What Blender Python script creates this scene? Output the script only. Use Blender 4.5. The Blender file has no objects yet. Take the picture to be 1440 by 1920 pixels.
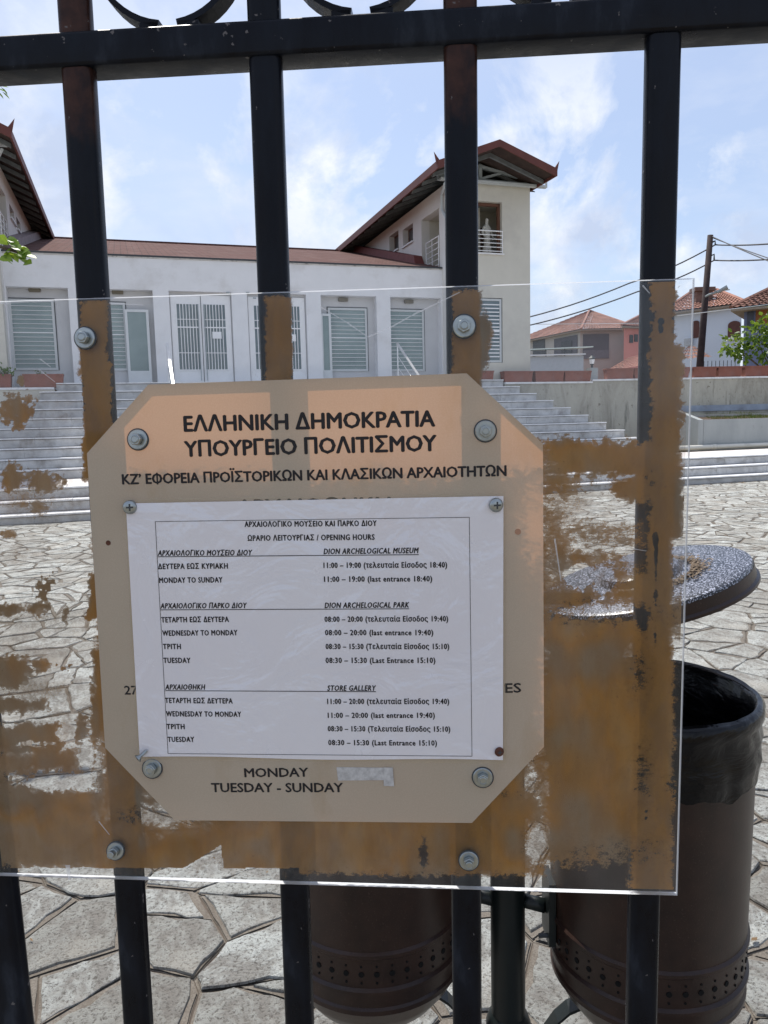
import bpy, math, random
import numpy as np
from mathutils import Vector, Matrix
from math import sin, cos, pi, radians
random.seed(7); RNG = np.random.default_rng(7)
S = bpy.context.scene
COL = S.collection

# ------------------------------------------------------------------ camera
FPX, PITCH, ROLL, PSI, EYE = 1440.6, .118, -.0248, .3127, 1.5
GYAW, GROLL, GD = -.0809, .0054, .6075
Fv = np.array([0, cos(PITCH), -sin(PITCH)]); R0 = np.array([1., 0, 0]); U0 = np.cross(R0, Fv)
Rv = cos(ROLL)*R0 + sin(ROLL)*U0; Uv = -sin(ROLL)*R0 + cos(ROLL)*U0
CAMP = np.array([0, 0, EYE])
cd = bpy.data.cameras.new('camera'); cam = bpy.data.objects.new('camera', cd); COL.objects.link(cam)
cd.sensor_fit = 'VERTICAL'; cd.sensor_height = 36; cd.lens = 36*FPX/1920; cd.clip_start = .02; cd.clip_end = 3000
cam.matrix_world = Matrix(((Rv[0], Uv[0], -Fv[0], 0), (Rv[1], Uv[1], -Fv[1], 0), (Rv[2], Uv[2], -Fv[2], EYE), (0, 0, 0, 1)))
S.camera = cam

# ------------------------------------------------------------------ light
SUN_EL, SUN_T = radians(60), radians(27)      # SUN_T: turned left from +Y
sun_dir = Vector((-sin(SUN_T)*cos(SUN_EL), cos(SUN_T)*cos(SUN_EL), sin(SUN_EL)))
ld = bpy.data.lights.new('sun', 'SUN'); ld.energy = 4.6; ld.angle = radians(.53); ld.color = (1, .955, .88)
sun = bpy.data.objects.new('sun', ld); COL.objects.link(sun)
sun.rotation_euler = sun_dir.to_track_quat('Z', 'Y').to_euler(); sun.location = (0, 0, 20)
W = bpy.data.worlds.new('World'); S.world = W; W.use_nodes = True
nt = W.node_tree; N = nt.nodes; Lk = nt.links
for n in list(N): N.remove(n)
def nd(t, **k):
    n = N.new(t)
    for a, b in k.items(): setattr(n, a, b)
    return n
def mth(op, a=None, b=None, c=None, clamp=False):
    n = N.new('ShaderNodeMath'); n.operation = op; n.use_clamp = clamp
    for i, q in enumerate((a, b, c)):
        if q is None: continue
        if isinstance(q, (int, float)): n.inputs[i].default_value = q
        else: Lk.new(q, n.inputs[i])
    return n.outputs[0]
sky = nd('ShaderNodeTexSky', sky_type='NISHITA'); sky.sun_disc = False
sky.sun_elevation = SUN_EL; sky.sun_rotation = -SUN_T; sky.altitude = 50; sky.air_density = 1.0; sky.dust_density = 1.2; sky.ozone_density = 1.5
tc = nd('ShaderNodeTexCoord'); sx = nd('ShaderNodeSeparateXYZ'); Lk.new(tc.outputs['Generated'], sx.inputs[0])
zz = mth('ADD', mth('MAXIMUM', sx.outputs[2], 0.0), .22)
cx = nd('ShaderNodeCombineXYZ'); Lk.new(mth('DIVIDE', sx.outputs[0], zz), cx.inputs[0]); Lk.new(mth('DIVIDE', sx.outputs[1], zz), cx.inputs[1])
Lk.new(mth('MULTIPLY', sx.outputs[2], 2.2), cx.inputs[2])
def noise(vec, scale, det, rough, dist=0, off=(0, 0, 0)):
    mp = nd('ShaderNodeMapping'); mp.inputs['Location'].default_value = off; Lk.new(vec, mp.inputs[0])
    n = nd('ShaderNodeTexNoise'); n.inputs['Scale'].default_value = scale; n.inputs['Detail'].default_value = det
    n.inputs['Roughness'].default_value = rough; n.inputs['Distortion'].default_value = dist; Lk.new(mp.outputs[0], n.inputs['Vector'])
    return n.outputs['Fac']
n1 = noise(cx.outputs[0], 1.9, 10, .58, .35, (3.3, 1.2, 0)); n2 = noise(cx.outputs[0], .55, 4, .5, .2, (7.7, 2.1, 1))
cmask = mth('MULTIPLY', mth('SUBTRACT', mth('ADD', mth('MULTIPLY', n1, .75), mth('MULTIPLY', n2, .45)), .548), 6.5, clamp=True)
veil = mth('MULTIPLY', mth('SUBTRACT', noise(cx.outputs[0], .8, 5, .5, .3, (1, 5, 2)), .25), 1.1, clamp=True)
n3 = noise(cx.outputs[0], 3.2, 6, .55, .3, (3.3, 1.2, .4))
ramp = nd('ShaderNodeValToRGB'); ramp.color_ramp.elements[0].position = .3; ramp.color_ramp.elements[0].color = (4.0, 4.7, 6.3, 1)
ramp.color_ramp.elements[1].position = .68; ramp.color_ramp.elements[1].color = (5.9, 6.2, 6.8, 1); Lk.new(n3, ramp.inputs[0])
def mix(fac, a, b):
    n = nd('ShaderNodeMix', data_type='RGBA')
    if isinstance(fac, (int, float)): n.inputs[0].default_value = fac
    else: Lk.new(fac, n.inputs[0])
    for i, q in ((6, a), (7, b)):
        if isinstance(q, tuple): n.inputs[i].default_value = q
        else: Lk.new(q, n.inputs[i])
    return n.outputs[2]
base = mix(mth('ADD', mth('MULTIPLY', veil, .55), .3), sky.outputs[0], (4.55, 5.2, 6.9, 1))
cum = noise(tc.outputs['Generated'], 5.2, 12, .60, .25, (1.7, .4, 2.9)); cbig = noise(tc.outputs['Generated'], 1.9, 3, .5, .1, (4.2, 1.1, .3))
band = mth('MULTIPLY', mth('MULTIPLY', mth('SUBTRACT', sx.outputs[2], -.02), 9.0, clamp=True), mth('SUBTRACT', 1.0, mth('MULTIPLY', mth('SUBTRACT', sx.outputs[2], .30), 5.0, clamp=True)))
cm2 = mth('MULTIPLY', mth('MULTIPLY', mth('SUBTRACT', mth('ADD', cum, mth('MULTIPLY', cbig, .55)), .757), 9.0, clamp=True), band)
csh = noise(tc.outputs['Generated'], 9.0, 8, .6, .2, (1.76, .4, 2.82)); r2 = nd('ShaderNodeValToRGB'); r2.color_ramp.elements[0].position = .36; r2.color_ramp.elements[0].color = (3.9, 4.5, 5.8, 1)
r2.color_ramp.elements[1].position = .56; r2.color_ramp.elements[1].color = (6.7, 6.9, 7.2, 1); Lk.new(csh, r2.inputs[0])
base = mix(mth('MULTIPLY', cm2, .9), base, r2.outputs[0])
allc = mix(mth('MULTIPLY', cmask, .5), base, ramp.outputs[0])
bg = nd('ShaderNodeBackground'); bg.inputs[1].default_value = .135; Lk.new(allc, bg.inputs[0])
wo = nd('ShaderNodeOutputWorld'); Lk.new(bg.outputs[0], wo.inputs[0])
S.view_settings.view_transform = 'Standard'; S.view_settings.look = 'None'; S.view_settings.gamma = 1
S.view_settings.use_curve_mapping = False; S.view_settings.exposure = .17
S.render.engine = 'CYCLES'; S.cycles.max_bounces = 8; S.cycles.transparent_max_bounces = 16
S.cycles.caustics_reflective = False; S.cycles.caustics_refractive = False

# ------------------------------------------------------------------ survey helpers
def ray(x, y): return (x-720)/FPX*Rv - (y-960)/FPX*Uv + Fv
A3 = np.array([cos(PSI), sin(PSI), 0]); B3 = np.array([-sin(PSI), cos(PSI), 0])
def mv(x, y, v):
    d = ray(x, y); P = CAMP + d*(v/(d@B3)); return P@A3, P[2]
def mu(x, y, u):
    d = ray(x, y); P = CAMP + d*(u/(d@A3)); return P@B3, P[2]
def wy(x, y, Y):
    d = ray(x, y); return Vector(CAMP + d*(Y/d[1]))
def Mw(u, v, w=0): return Vector(A3*u + B3*v + np.array([0, 0, w]))
def pj(P):
    d = np.asarray(P, float)-CAMP; z = d@Fv
    return 720+FPX*(d@Rv)/z, 960-FPX*(d@Uv)/z, z
gx0 = np.array([cos(GYAW), sin(GYAW), 0]); GY = np.array([-sin(GYAW), cos(GYAW), 0]); Z3 = np.array([0, 0, 1.])
GX = gx0*cos(GROLL)-Z3*sin(GROLL); GZ = gx0*sin(GROLL)+Z3*cos(GROLL); GO = np.array([0, GD, 1.5])
def gp(x, y, off=0.):
    O = GO+GY*off; d = ray(x, y); P = CAMP + d*(((O-CAMP)@GY)/(d@GY)) - GO
    return P@GX, P@GZ
GM = Matrix(((GX[0], GY[0], GZ[0], GO[0]), (GX[1], GY[1], GZ[1], GO[1]), (GX[2], GY[2], GZ[2], GO[2]), (0, 0, 0, 1)))

# ------------------------------------------------------------------ material helpers
class NT:
    def __init__(s, name):
        s.m = bpy.data.materials.new(name); s.m.use_nodes = True; s.t = s.m.node_tree; s.N = s.t.nodes; s.L = s.t.links
        s.b = s.N['Principled BSDF']; s.o = s.N['Material Output']
    def new(s, t, **k):
        n = s.N.new(t)
        for a, b in k.items(): setattr(n, a, b)
        return n
    def put(s, sock, q):
        if isinstance(q, (int, float)): sock.default_value = q
        elif isinstance(q, (tuple, list)): sock.default_value = tuple(q)+((1,) if len(q) == 3 and len(sock.default_value) == 4 else ())
        else: s.L.new(q, sock)
    def math(s, op, a, b=None, clamp=False):
        n = s.new('ShaderNodeMath', operation=op, use_clamp=clamp); s.put(n.inputs[0], a)
        if b is not None: s.put(n.inputs[1], b)
        return n.outputs[0]
    def co(s): 
        if not hasattr(s, '_co'): s._co = s.new('ShaderNodeTexCoord').outputs['Object']
        return s._co
    def scaled(s, sc, loc=(0, 0, 0)):
        n = s.new('ShaderNodeMapping'); n.inputs['Scale'].default_value = sc; n.inputs['Location'].default_value = loc; s.L.new(s.co(), n.inputs[0]); return n.outputs[0]
    def noise(s, scale, det=4, rough=.55, vec=None, dist=0):
        n = s.new('ShaderNodeTexNoise'); n.inputs['Scale'].default_value = scale; n.inputs['Detail'].default_value = det
        n.inputs['Roughness'].default_value = rough; n.inputs['Distortion'].default_value = dist; s.L.new(vec or s.co(), n.inputs['Vector']); return n.outputs['Fac']
    def ramp(s, fac, *st):
        n = s.new('ShaderNodeValToRGB'); e = n.color_ramp.elements
        while len(e) < len(st): e.new(.5)
        for i, (p, c) in enumerate(st):
            e[i].position = p; e[i].color = (c, c, c, 1) if isinstance(c, (int, float)) else tuple(c)+(1,)
        s.L.new(fac, n.inputs[0]); return n.outputs[0]
    def mix(s, fac, a, b, mode='MIX'):
        n = s.new('ShaderNodeMix', data_type='RGBA', blend_type=mode); s.put(n.inputs[0], fac); s.put(n.inputs[6], a); s.put(n.inputs[7], b); return n.outputs[2]
    def bump(s, h, st=.3, dist=.01):
        n = s.new('ShaderNodeBump'); n.inputs['Strength'].default_value = st; n.inputs['Distance'].default_value = dist; s.L.new(h, n.inputs['Height'])
        s.L.new(n.outputs[0], s.b.inputs['Normal']); return n.outputs[0]
    def col(s, c): s.put(s.b.inputs['Base Color'], c)
    def pr(s, rough=.6, metal=0, spec=.5):
        s.put(s.b.inputs['Roughness'], rough); s.b.inputs['Metallic'].default_value = metal; s.b.inputs['Specular IOR Level'].default_value = spec
def simple(name, c, rough=.7, var=.15, scale=6, bump=0, bd=.005, bs=60, metal=0, spec=.4, dirt=None, dscale=2.5):
    t = NT(name); n = t.noise(scale, 5)
    c1 = tuple(x*(1-var) for x in c); c2 = tuple(min(1, x*(1+var)) for x in c)
    k = t.ramp(n, (.3, c1), (.7, c2))
    if dirt:
        k = t.mix(t.ramp(t.noise(dscale, 7, .65), (.52, 0.), (.72, .8)), k, dirt)
    t.col(k); t.pr(rough, metal, spec)
    if bump: t.bump(t.noise(bs, 5), bump, bd)
    return t.m

# ------------------------------------------------------------------ mesh helpers
class MB:
    def __init__(s): s.v = []; s.f = []
    def add(s, vs, fs):
        o = len(s.v); s.v += [tuple(v) for v in vs]; s.f += [tuple(i+o for i in f) for f in fs]; return s
    def box(s, x0, x1, y0, y1, z0, z1):
        return s.add([(x0, y0, z0), (x1, y0, z0), (x1, y1, z0), (x0, y1, z0), (x0, y0, z1), (x1, y0, z1), (x1, y1, z1), (x0, y1, z1)],
                     [(3, 2, 1, 0), (4, 5, 6, 7), (0, 1, 5, 4), (1, 2, 6, 5), (2, 3, 7, 6), (3, 0, 4, 7)])
    def hexa(s, p):   # 8 points bottom4 top4
        return s.add(p, [(3, 2, 1, 0), (4, 5, 6, 7), (0, 1, 5, 4), (1, 2, 6, 5), (2, 3, 7, 6), (3, 0, 4, 7)])
    def prism(s, poly, z0, z1, axis='z'):
        n = len(poly)
        def q(a, b, c): return (a, b, c) if axis == 'z' else ((a, c, b) if axis == 'y' else (c, a, b))
        s.add([q(a, b, z0) for a, b in poly]+[q(a, b, z1) for a, b in poly],
              [tuple(range(n))[::-1], tuple(range(n, 2*n))]+[(i, (i+1) % n, n+(i+1) % n, n+i) for i in range(n)]); return s
    def tube(s, pts, r, n=10, cap=True, rs=None):
        pts = [Vector(p) for p in pts]; o = len(s.v); up = None
        for i, p in enumerate(pts):
            d = (pts[min(i+1, len(pts)-1)]-pts[max(i-1, 0)]).normalized()
            if up is None: up = d.orthogonal().normalized()
            up = (up - d*up.dot(d)).normalized(); sd = d.cross(up); rr = rs[i] if rs else r
            for k in range(n):
                a = 2*pi*k/n; s.v.append(tuple(p+(up*cos(a)+sd*sin(a))*rr))
        for i in range(len(pts)-1):
            for k in range(n):
                a, b = o+i*n+k, o+i*n+(k+1) % n; s.f.append((a, b, b+n, a+n))
        if cap: s.f.append(tuple(range(o, o+n))[::-1]); s.f.append(tuple(range(o+(len(pts)-1)*n, o+len(pts)*n)))
        return s
    def lathe(s, prof, n=48, c=(0, 0)):
        o = len(s.v)
        for r, z in prof:
            for k in range(n):
                a = 2*pi*k/n; s.v.append((c[0]+r*cos(a), c[1]+r*sin(a), z))
        for i in range(len(prof)-1):
            for k in range(n):
                a, b = o+i*n+k, o+i*n+(k+1) % n; s.f.append((a, b, b+n, a+n))
        return s
    def xf(s, M):
        s.v = [tuple(M @ Vector(v)) for v in s.v]; return s
    def build(s, name, mat, parent=None, loc=(0, 0, 0), rot=0, smooth=False, autosm=None):
        me = bpy.data.meshes.new(name); me.from_pydata(s.v, [], s.f)
        if mat: me.materials.append(mat)
        if smooth: me.polygons.foreach_set('use_smooth', [True]*len(me.polygons))
        me.update()
        o = bpy.data.objects.new(name, me); COL.objects.link(o); o.location = loc; o.rotation_euler = (0, 0, rot)
        if parent: o.parent = parent
        if autosm: me.set_sharp_from_angle(angle=radians(autosm))
        return o
def tag(o, label=None, cat=None, group=None, kind=None):
    for k, v in (('label', label), ('category', cat), ('group', group), ('kind', kind)):
        if v: o[k] = v
    return o
def empty(name, loc=(0, 0, 0), rot=0, M=None):
    o = bpy.data.objects.new(name, None); COL.objects.link(o); o.empty_display_size = .1
    if M is not None: o.matrix_world = M
    else: o.location = loc; o.rotation_euler = (0, 0, rot)
    return o
def inst(o, parent, loc=None, rot=None, scale=None):
    c = o.copy(); COL.objects.link(c); c.parent = parent
    if loc is not None: c.location = loc
    if rot is not None: c.rotation_euler = rot
    if scale is not None: c.scale = scale
    return c
def bevel(o, w, seg=2):
    m = o.modifiers.new('b', 'BEVEL'); m.width = w; m.segments = seg; m.limit_method = 'ANGLE'; return o

# ------------------------------------------------------------------ materials
white_wall = simple('white_render', (.74, .74, .745), .9, .03, 3, .15, .004, 90, dirt=(.6, .585, .57), dscale=1.3)
cream_wall = simple('cream_render', (.60, .575, .50), .9, .03, 3, .15, .004, 90, dirt=(.5, .475, .42), dscale=1.1)
white_metal = simple('white_painted_metal', (.80, .80, .80), .4, .03)
grey_white = simple('chalky_white_metal', (.56, .58, .58), .5, .04)
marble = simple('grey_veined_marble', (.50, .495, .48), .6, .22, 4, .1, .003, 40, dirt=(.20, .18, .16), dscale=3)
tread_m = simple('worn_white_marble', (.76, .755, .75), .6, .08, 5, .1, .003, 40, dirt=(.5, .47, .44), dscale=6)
glass_dark = NT('window_glass'); glass_dark.col(glass_dark.ramp(glass_dark.noise(1.2, 3), (.35, (.05, .085, .10)), (.7, (.14, .185, .19)))); glass_dark.pr(.12, 0, .8); glass_dark = glass_dark.m
glass_green = NT('milky_green_glass'); glass_green.col(glass_green.ramp(glass_green.noise(.9, 4), (.35, (.13, .19, .19)), (.7, (.24, .31, .30)))); glass_green.pr(.2, 0, .7); glass_green = glass_green.m
grey_metal = simple('grey_painted_metal', (.33, .37, .38), .5, .1)
dark_frame = simple('dark_joint', (.05, .055, .06), .6, .1)
brown_wood = simple('brown_wood', (.12, .05, .028), .6, .2, 8)
red_tile = simple('red_roof_tile', (.22, .07, .05), .85, .2, 5, .3, .01, 30, dirt=(.12, .06, .05))
terracotta = simple('faded_terracotta', (.24, .095, .07), .85, .2, 3, .2, .004, 40, dirt=(.24, .12, .10))
soil = simple('dark_soil', (.09, .06, .04), 1, .3, 20, .5, .02, 30)
steel = simple('galvanised_steel', (.36, .39, .39), .30, .12, 150, .05, .0004, 500, metal=.9, dirt=(.20, .21, .20), dscale=60)
rustm = simple('rusty_steel', (.10, .035, .02), .8, .3, 200)
ink = simple('black_ink', (.012, .010, .012), .6, .1)
def shingle_mat(name, c1, c2):
    t = NT(name); br = t.new('ShaderNodeTexBrick'); br.inputs['Scale'].default_value = 1
    br.inputs['Brick Width'].default_value = .33; br.inputs['Row Height'].default_value = .16; br.inputs['Mortar Size'].default_value = .012
    br.inputs['Color1'].default_value = c1+(1,); br.inputs['Color2'].default_value = c2+(1,); br.inputs['Mortar'].default_value = (.03, .018, .016, 1)
    t.L.new(t.co(), br.inputs['Vector'])
    t.col(t.mix(t.ramp(t.noise(2.2, 8, .7), (.5, 0.), (.75, .6)), br.outputs[0], (.22, .16, .14))); t.pr(.95, 0, .2)
    t.bump(t.noise(25, 5), .4, .01); return t.m
shingles = shingle_mat('brown_felt_shingles', (.105, .048, .04), (.135, .062, .052))
def stained():
    t = NT('stained_render'); n = t.noise(1.1, 9, .68, t.scaled((1, 1, .35)), .6)
    k = t.ramp(n, (.32, (.20, .185, .15)), (.5, (.42, .40, .34)), (.7, (.52, .50, .42)))
    d = t.noise(3.2, 6, .7, t.scaled((1, 1, .12)))
    k = t.mix(t.ramp(d, (.58, 0.), (.70, .85)), k, (.10, .10, .085)); k = t.mix(t.ramp(t.noise(7, 6, .75), (.60, 0.), (.64, .8)), k, (.16, .14, .11))
    t.col(k); t.pr(.95, 0, .2); t.bump(t.noise(14, 8, .65), .5, .02); return t.m
stained_wall = stained()
def grey_render():
    t = NT('grey_cement_render'); n = t.noise(1.4, 7, .6, t.scaled((1, 1, .4)))
    t.col(t.mix(t.ramp(t.noise(5, 6, .7), (.6, 0.), (.72, .5)), t.ramp(n, (.3, (.30, .32, .32)), (.7, (.42, .44, .43))), (.2, .2, .18))); t.pr(.95, 0, .2); t.bump(t.noise(20, 6), .3, .01); return t.m
grey_wall = grey_render()
def bar_mat(name, rust):
    t = NT(name); n = t.noise(26, 8, .62, t.scaled((1, 1, .35)))
    k = t.ramp(n, (.40, (.0022, .0022, .0045)), (.58, (.0055, .0075, .013)), (.70, (.022, .027, .038)))
    if rust:
        sp_ = t.new('ShaderNodeSeparateXYZ'); t.L.new(t.co(), sp_.inputs[0]); g_ = t.math('MULTIPLY', t.math('SUBTRACT', sp_.outputs[2], rust[0]), rust[1], clamp=True)
        r = t.ramp(t.math('MULTIPLY', t.noise(14, 8, .65, t.scaled((1, 1, .5))), t.math('ADD', g_, .12)), (.40, 0.), (.56, .7))
        k = t.mix(r, k, t.ramp(t.noise(60, 5), (.35, (.035, .015, .010)), (.7, (.09, .038, .024))))
    sp = t.ramp(t.noise(120, 4, .6), (.68, 0.), (.70, 1.)); k = t.mix(sp, k, (.12, .11, .11))
    t.col(k); t.put(t.b.inputs['Roughness'], t.ramp(n, (.4, .24), (.65, .5))); t.b.inputs['Specular IOR Level'].default_value = .16
    t.bump(t.noise(60, 6, .6), .3, .0012); return t.m
bar_m = bar_mat('chipped_black_paint', None); bar_rusty = bar_mat('rusting_black_paint', (.12, 9.))

# ================================================================== GROUND
def flat(name, poly, z, mat, rot=PSI):
    return tag(MB().add([(a, b, z) for a, b in poly], [tuple(range(len(poly)))]).build(name, mat, rot=rot), kind='structure')
earth = simple('dusty_earth', (.20, .17, .12), 1, .2, .3, .3, .03, 4)
flat('ground', [(-900, -300), (900, -300), (900, 1500), (-900, 1500)], -.03, earth)
def mortar():
    t = NT('mortar'); n = t.noise(9, 8, .7); g = t.noise(160, 4, .7)
    k = t.ramp(n, (.3, (.15, .13, .105)), (.7, (.25, .225, .19))); k = t.mix(t.ramp(g, (.35, .55), (.6, 0.)), k, (.08, .06, .05)); t.col(k); t.pr(.95, 0, .2); t.bump(g, .8, .006); return t.m
mortar_m = mortar()
def stone():
    t = NT('pale_quartzite'); at = t.new('ShaderNodeAttribute', attribute_name='tone'); n = t.noise(7, 9, .72, dist=.8); g = t.noise(95, 7, .8)
    k = t.mix(at.outputs['Fac'], (.38, .37, .33), (.66, .68, .64)); k = t.mix(t.ramp(n, (.42, .75), (.56, 0.)), k, (.25, .225, .195))
    k = t.mix(t.ramp(g, (.40, .95), (.49, 0.)), k, (.14, .125, .105)); k = t.mix(t.ramp(t.noise(2.3, 4), (.55, 0.), (.7, .5)), k, (.46, .41, .34))
    t.col(k); t.pr(.8, 0, .25)
    h = t.math('ADD', g, t.math('MULTIPLY', n, 1.6)); t.bump(h, 1.0, .016); return t.m
stone_m = stone()
def cells(u0, u1, v0, v1, sp, seed):
    R = random.Random(seed); drop = random.Random(seed+1); nu = int((u1-u0)/sp)+1; nv = int((v1-v0)/sp)+1
    P = {}
    for i in range(-2, nu+2):
        for j in range(-2, nv+2):
            P[i, j] = (u0+(i+.5+R.uniform(-.62, .62))*sp, v0+(j+.5+R.uniform(-.62, .62))*sp)
    P = {k: q for k, q in P.items() if drop.random() > .2}
    out = []
    for i in range(nu):
        for j in range(nv):
            if (i, j) not in P: continue
            c = P[i, j]; poly = [(c[0]-3*sp, c[1]-3*sp), (c[0]+3*sp, c[1]-3*sp), (c[0]+3*sp, c[1]+3*sp), (c[0]-3*sp, c[1]+3*sp)]
            for di in (-3, -2, -1, 0, 1, 2, 3):
                for dj in (-3, -2, -1, 0, 1, 2, 3):
                    if (di or dj) and (i+di, j+dj) in P:
                        q = P[i+di, j+dj]; poly = clip(poly, (q[0]-c[0], q[1]-c[1]), ((q[0]+c[0])/2, (q[1]+c[1])/2), 0)
            for nrm, pt in (((-1, 0), (u0, 0)), ((1, 0), (u1, 0)), ((0, -1), (0, v0)), ((0, 1), (0, v1))): poly = clip(poly, nrm, pt, 0)
            if len(poly) > 2: out.append((c, poly))
    return out
def clip(poly, n, p, ins):
    L = math.hypot(*n); nx, ny = n[0]/L, n[1]/L; d = [(x-p[0])*nx+(y-p[1])*ny+ins for x, y in poly]; o = []
    for k in range(len(poly)):
        a, b = poly[k], poly[(k+1) % len(poly)]; da, db = d[k], d[(k+1) % len(poly)]
        if da <= 0: o.append(a)
        if (da < 0 < db) or (db < 0 < da):
            t = da/(da-db); o.append((a[0]+(b[0]-a[0])*t, a[1]+(b[1]-a[1])*t))
    return o
def inset(poly, ins):
    out = list(poly); n = len(poly)
    for k in range(n):
        a, b = poly[k], poly[(k+1) % n]; e = (b[0]-a[0], b[1]-a[1])
        if math.hypot(*e) < 1e-6: continue
        out = clip(out, (e[1], -e[0]), a, ins if not callable(ins) else ins())
        if len(out) < 3: return []
    return out
def area(p): return abs(sum(p[i][0]*p[(i+1) % len(p)][1]-p[(i+1) % len(p)][0]*p[i][1] for i in range(len(p))))/2
pav = cells(-9, 19, -1.2, 13.27, .265, 5)
Rs = random.Random(77); pv2 = []
for c, poly in pav:          # break many of the cells along straight cracks, as crazy paving is
    if area(poly) > .05 and Rs.random() < .55:
        a_ = Rs.uniform(0, pi); n_ = (cos(a_), sin(a_)); p_ = (sum(x for x, y in poly)/len(poly)+Rs.uniform(-.04, .04), sum(y for x, y in poly)/len(poly)+Rs.uniform(-.04, .04))
        for sg in (1, -1):
            q_ = clip(poly, (n_[0]*sg, n_[1]*sg), p_, 0)
            if len(q_) > 2: pv2.append(((sum(x for x, y in q_)/len(q_), sum(y for x, y in q_)/len(q_)), q_))
    else: pv2.append(((sum(x for x, y in poly)/len(poly), sum(y for x, y in poly)/len(poly)), poly))
pav = pv2
Rp = random.Random(9)
mort = MB(); st_list = []
for c, poly in pav:
    m = inset(poly, .001)
    if len(m) < 3: continue
    mj = []
    for k in range(len(m)):
        a, b = m[k], m[(k+1) % len(m)]; L = math.hypot(b[0]-a[0], b[1]-a[1]); q = max(1, min(6, int(L/.03))) if c[1] < 6 else 1
        for t in range(q):
            j = Rp.uniform(-.0035, .0005) if t else 0
            mj.append((a[0]+(b[0]-a[0])*t/q+(b[1]-a[1])/max(L, 1e-6)*j, a[1]+(b[1]-a[1])*t/q-(b[0]-a[0])/max(L, 1e-6)*j))
    m2 = m = mj; o = len(mort.v); mort.v += [(c[0]+(x-c[0])*1.0, c[1]+(y-c[1])*1.0, -.004) for x, y in m]
    if len(m2) >= 3: mort.f.append(tuple(range(o, o+len(m))));
    if len(m2) >= 3:
        o = len(mort.v); mort.v += [(c[0]+(x-c[0])*.975, c[1]+(y-c[1])*.975, .001) for x, y in m2]; mort.f.append(tuple(range(o, o+len(m2))))
    s_ = inset(poly, lambda: Rp.choice((.003, .005, .008, .012, .022)))
    if len(s_) < 3 or area(s_) < .004: continue
    # subdivide + ragged
    ring = []
    for k in range(len(s_)):
        a, b = s_[k], s_[(k+1) % len(s_)]; L = math.hypot(b[0]-a[0], b[1]-a[1])
        if L < .02: continue
        q = max(2, min(6, int(L/.05))) if c[1] < 7 else max(1, min(2, int(L/.15)))
        for t in range(q):
            f = (t+(.05 if t == 0 else 0))/q; j = Rp.uniform(-.012, .009) if t else Rp.uniform(-.004, .001)
            nx, ny = (b[1]-a[1])/L, -(b[0]-a[0])/L
            ring.append((a[0]+(b[0]-a[0])*f+nx*j, a[1]+(b[1]-a[1])*f+ny*j))
    if len(ring) < 3: continue
    P = pj(Mw(c[0], c[1], 0)); vis = P[2] > 0 and -90 < P[0] < 1530 and P[1] < 2010 and not (230 < P[0] < 980 and P[1] < 1500)
    st_list.append((P[2] if vis else 1e3+P[2], c, ring, Rp.random()))
st_list.sort(key=lambda a: a[0])
def stone_geo(ring, c, mb, loc):
    h = Rp.uniform(.0045, .009); n = len(ring); o = len(mb.v); tx, ty = Rp.uniform(-.006, .006), Rp.uniform(-.006, .006)
    for sc, z in ((1, .0), (.985, h*.75), (.93, h)):
        for x, y in ring:
            dx, dy = (x-c[0])*sc, (y-c[1])*sc
            mb.v.append((dx+(0 if loc else c[0]), dy+(0 if loc else c[1]), z+tx*dx*3+ty*dy*3))
    mb.v.append(((0 if loc else c[0]), (0 if loc else c[1]), h+.001))
    for r in (0, 1):
        for k in range(n): a, b = o+r*n+k, o+r*n+(k+1) % n; mb.f.append((a, b, b+n, a+n))
    for k in range(n): mb.f.append((o+2*n+k, o+2*n+(k+1) % n, o+3*n))
    return 3*n+1
paving = tag(empty('paving', rot=PSI), kind='structure')
mo = mort.build('mortar', mortar_m, paving); mo['kind'] = 'stuff'
MB().add([(-9, -1.2, -.006), (19, -1.2, -.006), (19, 13.27, -.006), (-9, 13.27, -.006)], [(0, 1, 2, 3)]).build('mortar_bed', simple('dark_joint_bed', (.10, .08, .065), 1, .2), paving)
rest = MB(); tones = []
for k, (d, c, ring, tone) in enumerate(st_list):
    if k < 300:
        mb = MB(); n = stone_geo(ring, c, mb, True); o = mb.build('paving_stone', stone_m, paving, loc=(c[0], c[1], 0))
        a = o.data.attributes.new('tone', 'FLOAT', 'POINT'); a.data.foreach_set('value', [tone]*n)
    else: tones += [tone]*stone_geo(ring, c, rest, False)
o = rest.build('paving_stones', stone_m, paving); o['kind'] = 'stuff'
o.data.attributes.new('tone', 'FLOAT', 'POINT').data.foreach_set('value', tones)

lit = MB(); Rt = random.Random(17)
for i in range(520):
    u_, v_ = (Rt.uniform(11, 17), 13.27-abs(Rt.gauss(0, .16))) if i < 160 else (Rt.uniform(-3, 9), 1.2+Rt.random()**1.5*11)
    a_ = Rt.uniform(0, 6.28); L = Rt.uniform(.006, .02) if i >= 160 else Rt.uniform(.015, .04); w_ = L*Rt.uniform(.12, .6); z_ = .017
    d1_ = Vector((cos(a_), sin(a_), Rt.uniform(-.1, .3)))*L; d2_ = Vector((-sin(a_), cos(a_), Rt.uniform(-.1, .3)))*w_; P_ = Vector((u_, v_, z_))
    lit.add([P_-d1_, P_+d2_, P_+d1_, P_-d2_], [(0, 1, 2, 3)])
lo_ = lit.build('dry_leaves', simple('dry_leaf', (.19, .12, .06), .9, .4, 3), rot=PSI); tag(lo_, 'scattered dry leaf litter lying on the stone paving', 'leaf litter', kind='stuff')

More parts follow.
